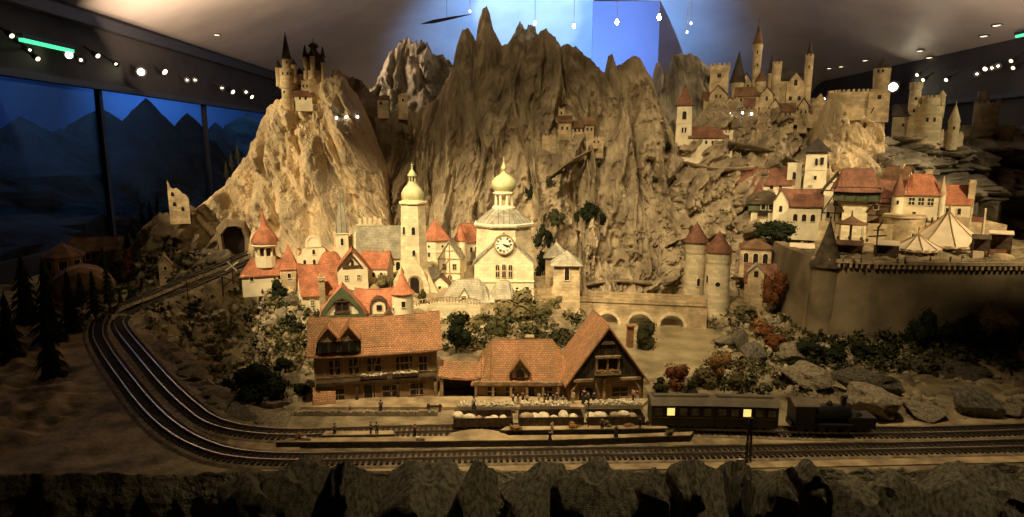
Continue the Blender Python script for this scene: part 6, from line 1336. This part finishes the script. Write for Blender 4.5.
# ---------------------------------------------------------------- glowing ceiling light patches, spotlights, bulbs, banner
def spotlight(px, py, X, label, em, r=.045, D=None, group='spotlights on the left soffit', side=1):
    d = ray(px, py); t = X/d.x; p = Vector((X, d.y*t, CAMZ+d.z*t)); e = empty('spotlight', p); tag(e, label, 'spotlight', group)
    lf = {'lamp_hot': .6, 'lamp_white': .27, 'lamp_dim': .7}[em]
    aim = (Vector((0, .5, 1.3))-p).normalized() if em != 'lamp_dim' else Vector((side*.8, -.3, -.5)).normalized()
    q = aim.to_track_quat('Z', 'Y').to_matrix().to_4x4()
    MB().at(q).lathe([(r*.5, -r*2.6), (r*.9, -r*2.2), (r, 0), (r*1.05, .004), (r*.8, .004), (r*.8, -r*.3)], 16).build('housing', 'soffit_black', e, smooth='auto')
    MB().at(q).lathe([(.001, -.012), (r*lf, -.012), (r*lf, 0), (.001, r*.12)], 16).build('lens', em, e, smooth='auto')
    MB().tube([-aim*r*1.2, -aim*r*1.2+Vector((-side*.14, 0, .10))], .012, 6).build('bracket', 'soffit_black', e)
    return e
sl = [(12, 36, 'lamp_dim', .03), (30, 50, 'lamp_white', .03), (38, 59, 'lamp_dim', .03), (69, 55, 'lamp_hot', .05), (81, 60, 'lamp_white', .045), (98, 56, 'lamp_dim', .035), (116, 64, 'lamp_white', .035), (141, 72, 'lamp_hot', .06), (165, 72, 'lamp_dim', .05), (187, 80, 'lamp_white', .04), (195, 80, 'lamp_white', .04), (222, 88, 'lamp_white', .045), (233, 92, 'lamp_dim', .05), (246, 92, 'lamp_white', .05), (252, 97, 'lamp_dim', .05)]
for i, (x, y, em, r) in enumerate(sl): spotlight(x, y, XL+.2, '%s from the left of the spotlights above the left glazing%s' % (ORD[i], ', glaring brightly' if em == 'lamp_hot' else ''), em, r)
sr = [(823, 100, 'lamp_hot', .06), (829, 97, 'lamp_white', .05), (893, 87, 'lamp_hot', .11), (917, 75, 'lamp_dim', .04), (923, 80, 'lamp_dim', .04), (946, 80, 'lamp_dim', .04), (977, 74, 'lamp_white', .045), (985, 69, 'lamp_dim', .045), (992, 68, 'lamp_white', .045), (998, 66, 'lamp_white', .045), (1011, 61, 'lamp_dim', .035), (1013, 68, 'lamp_dim', .035)]
for i, (x, y, em, r) in enumerate(sr): spotlight(x, y, XR-.3 if x > 840 else 5.2, '%s from the left of the spotlights along the right soffit%s' % (ORD[i], ', the brightest glaring lamp' if i == 2 else ''), em, r, group='spotlights on the right soffit', side=-1)
def strip(px0, px1, py, X, label):
    d0, d1 = ray(px0, py), ray(px1, py+2); y0, y1 = sorted((d0.y*X/d0.x, d1.y*X/d1.x)); z = CAMZ+d0.z*X/d0.x
    e = empty('strip_light', (X, y0, z)); tag(e, label, 'light'); MB().box(-.03, .03, 0, y1-y0, .02, .06).build('housing', 'soffit_black', e); MB().box(-.02, .02, .01, y1-y0-.01, -.01, .02).build('tube', 'lamp_green', e)
strip(20, 72, 40, XL+.25, 'green glowing strip light in the dark band at upper left')
strip(1016, 1040, 37, XR-.35, 'small green glowing strip light at the upper right edge')
def ceil_pt(px, py):
    d = ray(px, py); t = 1
    while t < 14 and CAMZ+d.z*t < cz(d.x*t, d.y*t): t += .02
    return Vector((d.x*t, d.y*t, cz(d.x*t, d.y*t)))
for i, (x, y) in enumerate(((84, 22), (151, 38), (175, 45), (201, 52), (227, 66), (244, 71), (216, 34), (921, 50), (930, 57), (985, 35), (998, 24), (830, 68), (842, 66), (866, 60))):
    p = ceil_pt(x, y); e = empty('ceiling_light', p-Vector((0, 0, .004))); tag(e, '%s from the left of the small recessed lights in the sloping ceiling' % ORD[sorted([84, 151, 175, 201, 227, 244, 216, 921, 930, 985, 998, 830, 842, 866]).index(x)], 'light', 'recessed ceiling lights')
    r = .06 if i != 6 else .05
    MB().lathe([(r, -.002), (r*1.3, -.012), (r*1.35, .004), (r, .01)], 20).build('trim_ring', 'soffit_black', e); MB().lathe([(.001, -.006), (r, -.006), (r, 0), (.001, 0)], 20).build('lens', 'lamp_dim', e)  # glowing disc with rim, standing in for a spot of light on the ceiling
for i, (x, y, r) in enumerate(((535, 23, .017), (574, 26, .021), (617, 22, .025), (659, 17, .026), (691, 23, .013), (687, 32, .012), (470, 11, .012))):
    p = P(x, y, 8.2); e = empty('hanging_bulb', p); tag(e, 'glowing bulb hanging above the mountains, %s from the left' % ORD[sorted([535, 574, 617, 659, 691, 687, 470]).index(x)], 'bulb', 'bulbs hanging above the mountains')
    MB().lathe([(.001, -r*1.5), (r*.7, -r*1.1), (r*.9, 0), (r*.4, r*1.3), (.001, r*1.5)], 14).build('glass_bulb', 'lamp_hot' if r > .015 else 'lamp_blue', e, smooth=True)
    MB().lathe([(r*.45, r*.8), (r*.45, r*1.5), (.003, r*1.6), (.003, 1.4)], 8).build('socket_and_wire', 'backdrop_paint', e)
a0, b0 = P(421, 24, 7.6), P(472, 14, 7.9)
e = empty('hanging_ornament', a0); tag(e, 'long thin dark pointed strip hung slanting in front of the blue wall', 'ornament'); v = b0-a0
MB().tube([Vector(), v*.25, v*.6, v], [.004, .022, .016, .002], 6).build('blade', 'soffit_black', e); MB().tube([v*.5, v*.5+Vector((0, 0, 1.3))], .002, 4).build('wire', 'soffit_black', e)
# tall backdrop boards behind the mountains
def board(x0, x1, D, label):
    p0, p1 = P(x0, 60, D), P(x1, 60, D); mb = MB(); n = 8
    mb.loft([[(p0.x+(p1.x-p0.x)*i/n, D+.0*i, -1), (p0.x+(p1.x-p0.x)*i/n, D+.04, -1), (p0.x+(p1.x-p0.x)*i/n, D+.04, min(cz(p0.x, D+.04), cz(p1.x, D+.04))-.01), (p0.x+(p1.x-p0.x)*i/n, D, min(cz(p0.x, D), cz(p1.x, D))-.01)] for i in range(n+1)])
    return tag(mb.build('backdrop_board', 'board_paint'), label, 'panel')
board(592, 658, 12.6, 'tall upright backdrop board lit pale blue behind the central mountain')
# ---------------------------------------------------------------- lights
def spot(name, loc, target, power, size=40, col=(1, .74, .42), blend=.6, rad=.05):
    l = bpy.data.lights.new(name, 'SPOT'); l.energy = power; l.spot_size = R(size); l.spot_blend = blend; l.color = col; l.shadow_soft_size = rad
    o = bpy.data.objects.new(name, l); COL.objects.link(o); o.location = loc
    d = Vector(target)-Vector(loc); o.rotation_euler = d.to_track_quat('-Z', 'Y').to_euler(); return o
def area(name, loc, target, power, sx, sy, col):
    l = bpy.data.lights.new(name, 'AREA'); l.energy = power; l.shape = 'RECTANGLE'; l.size = sx; l.size_y = sy; l.color = col
    o = bpy.data.objects.new(name, l); COL.objects.link(o); o.location = loc
    d = Vector(target)-Vector(loc); o.rotation_euler = d.to_track_quat('-Z', 'Y').to_euler(); return o
W1 = (1, .78, .45); W2 = (1, .80, .48)
spot('village_spot', (-2.2, 2.2, 3.4), P(415, 268, 5.0), 820, 44, W1, .8)
spot('church_spot', (.2, 1.9, 3.6), P(500, 235, 5.1), 330, 28, W2, .8)
spot('left_peak_spot', (-4.4, 3.6, 2.6), P(252, 160, 6.2), 420, 36, W1)
spot('centre_cliff_spot', (-.6, 3.2, 4.2), P(620, 240, 5.9), 230, 44, W1, .8)
spot('right_hill_spot', (1.6, 2.6, 4.2), P(740, 170, 6.4), 330, 46, W1, .8)
spot('river_spot', (.2, 2.2, 3.8), P(700, 290, 4.9), 300, 44, W1, .9)
spot('fair_spot', (4.4, 2.4, 2.9), P(915, 205, 5.2), 440, 38, W1, .8)
spot('fort_spot', (5.5, 3.4, 2.7), P(870, 110, 6.4), 130, 40, W2)
spot('station_spot', (-.4, 2.3, 3.2), P(480, 360, 3.5), 250, 46, W1, .9)
spot('track_spot', (1.2, 2.62, 2.9), P(690, 440, 2.80), 115, 92, W1, .9)
spot('left_rail_spot', (-2.2, 3.9, 3.0), P(205, 274, 5.5), 62, 40, W1, .9)
spot('peak_spot', (-.4, 3.4, 3.8), P(530, 90, 7.0), 70, 52, W2)
spot('blue_wash', (.6, 8.8, 1.8), (1.0, 13.5, 3.9), 4200, 80, (.15, .40, 1), 1)
spot('blue_wash_right', (3.0, 8.9, 1.6), (2.2, 13.0, 4.2), 260, 60, (.12, .28, 1), .9)
spot('blue_cone', (-.4, 8.9, 1.6), (.35, 13.5, 4.2), 900, 26, (.55, .78, 1), .25)
area('sky_wash', (-8.5, 9, 4.5), (-12, 15, 1.5), 120, 8, .6, (.10, .33, 1))
area('sky_wash_far', (-7.5, 20, 5.5), (-11, 30, 2), 300, 5, 1, (.12, .38, 1))
area('ceiling_wash', (-3.2, 7.5, 2.3), (-2.6, 9.5, 4.5), 95, 2.5, 1, (1, .74, .52))
area('ceiling_wash_right', (4.9, 7.2, 2.3), (4.0, 10, 4.5), 75, 2.5, 1, (1, .76, .55))
w = bpy.data.worlds.new('world'); scene.world = w; w.use_nodes = True
w.node_tree.nodes['Background'].inputs[0].default_value = (.02, .018, .015, 1); w.node_tree.nodes['Background'].inputs[1].default_value = .3
vs.exposure = .55
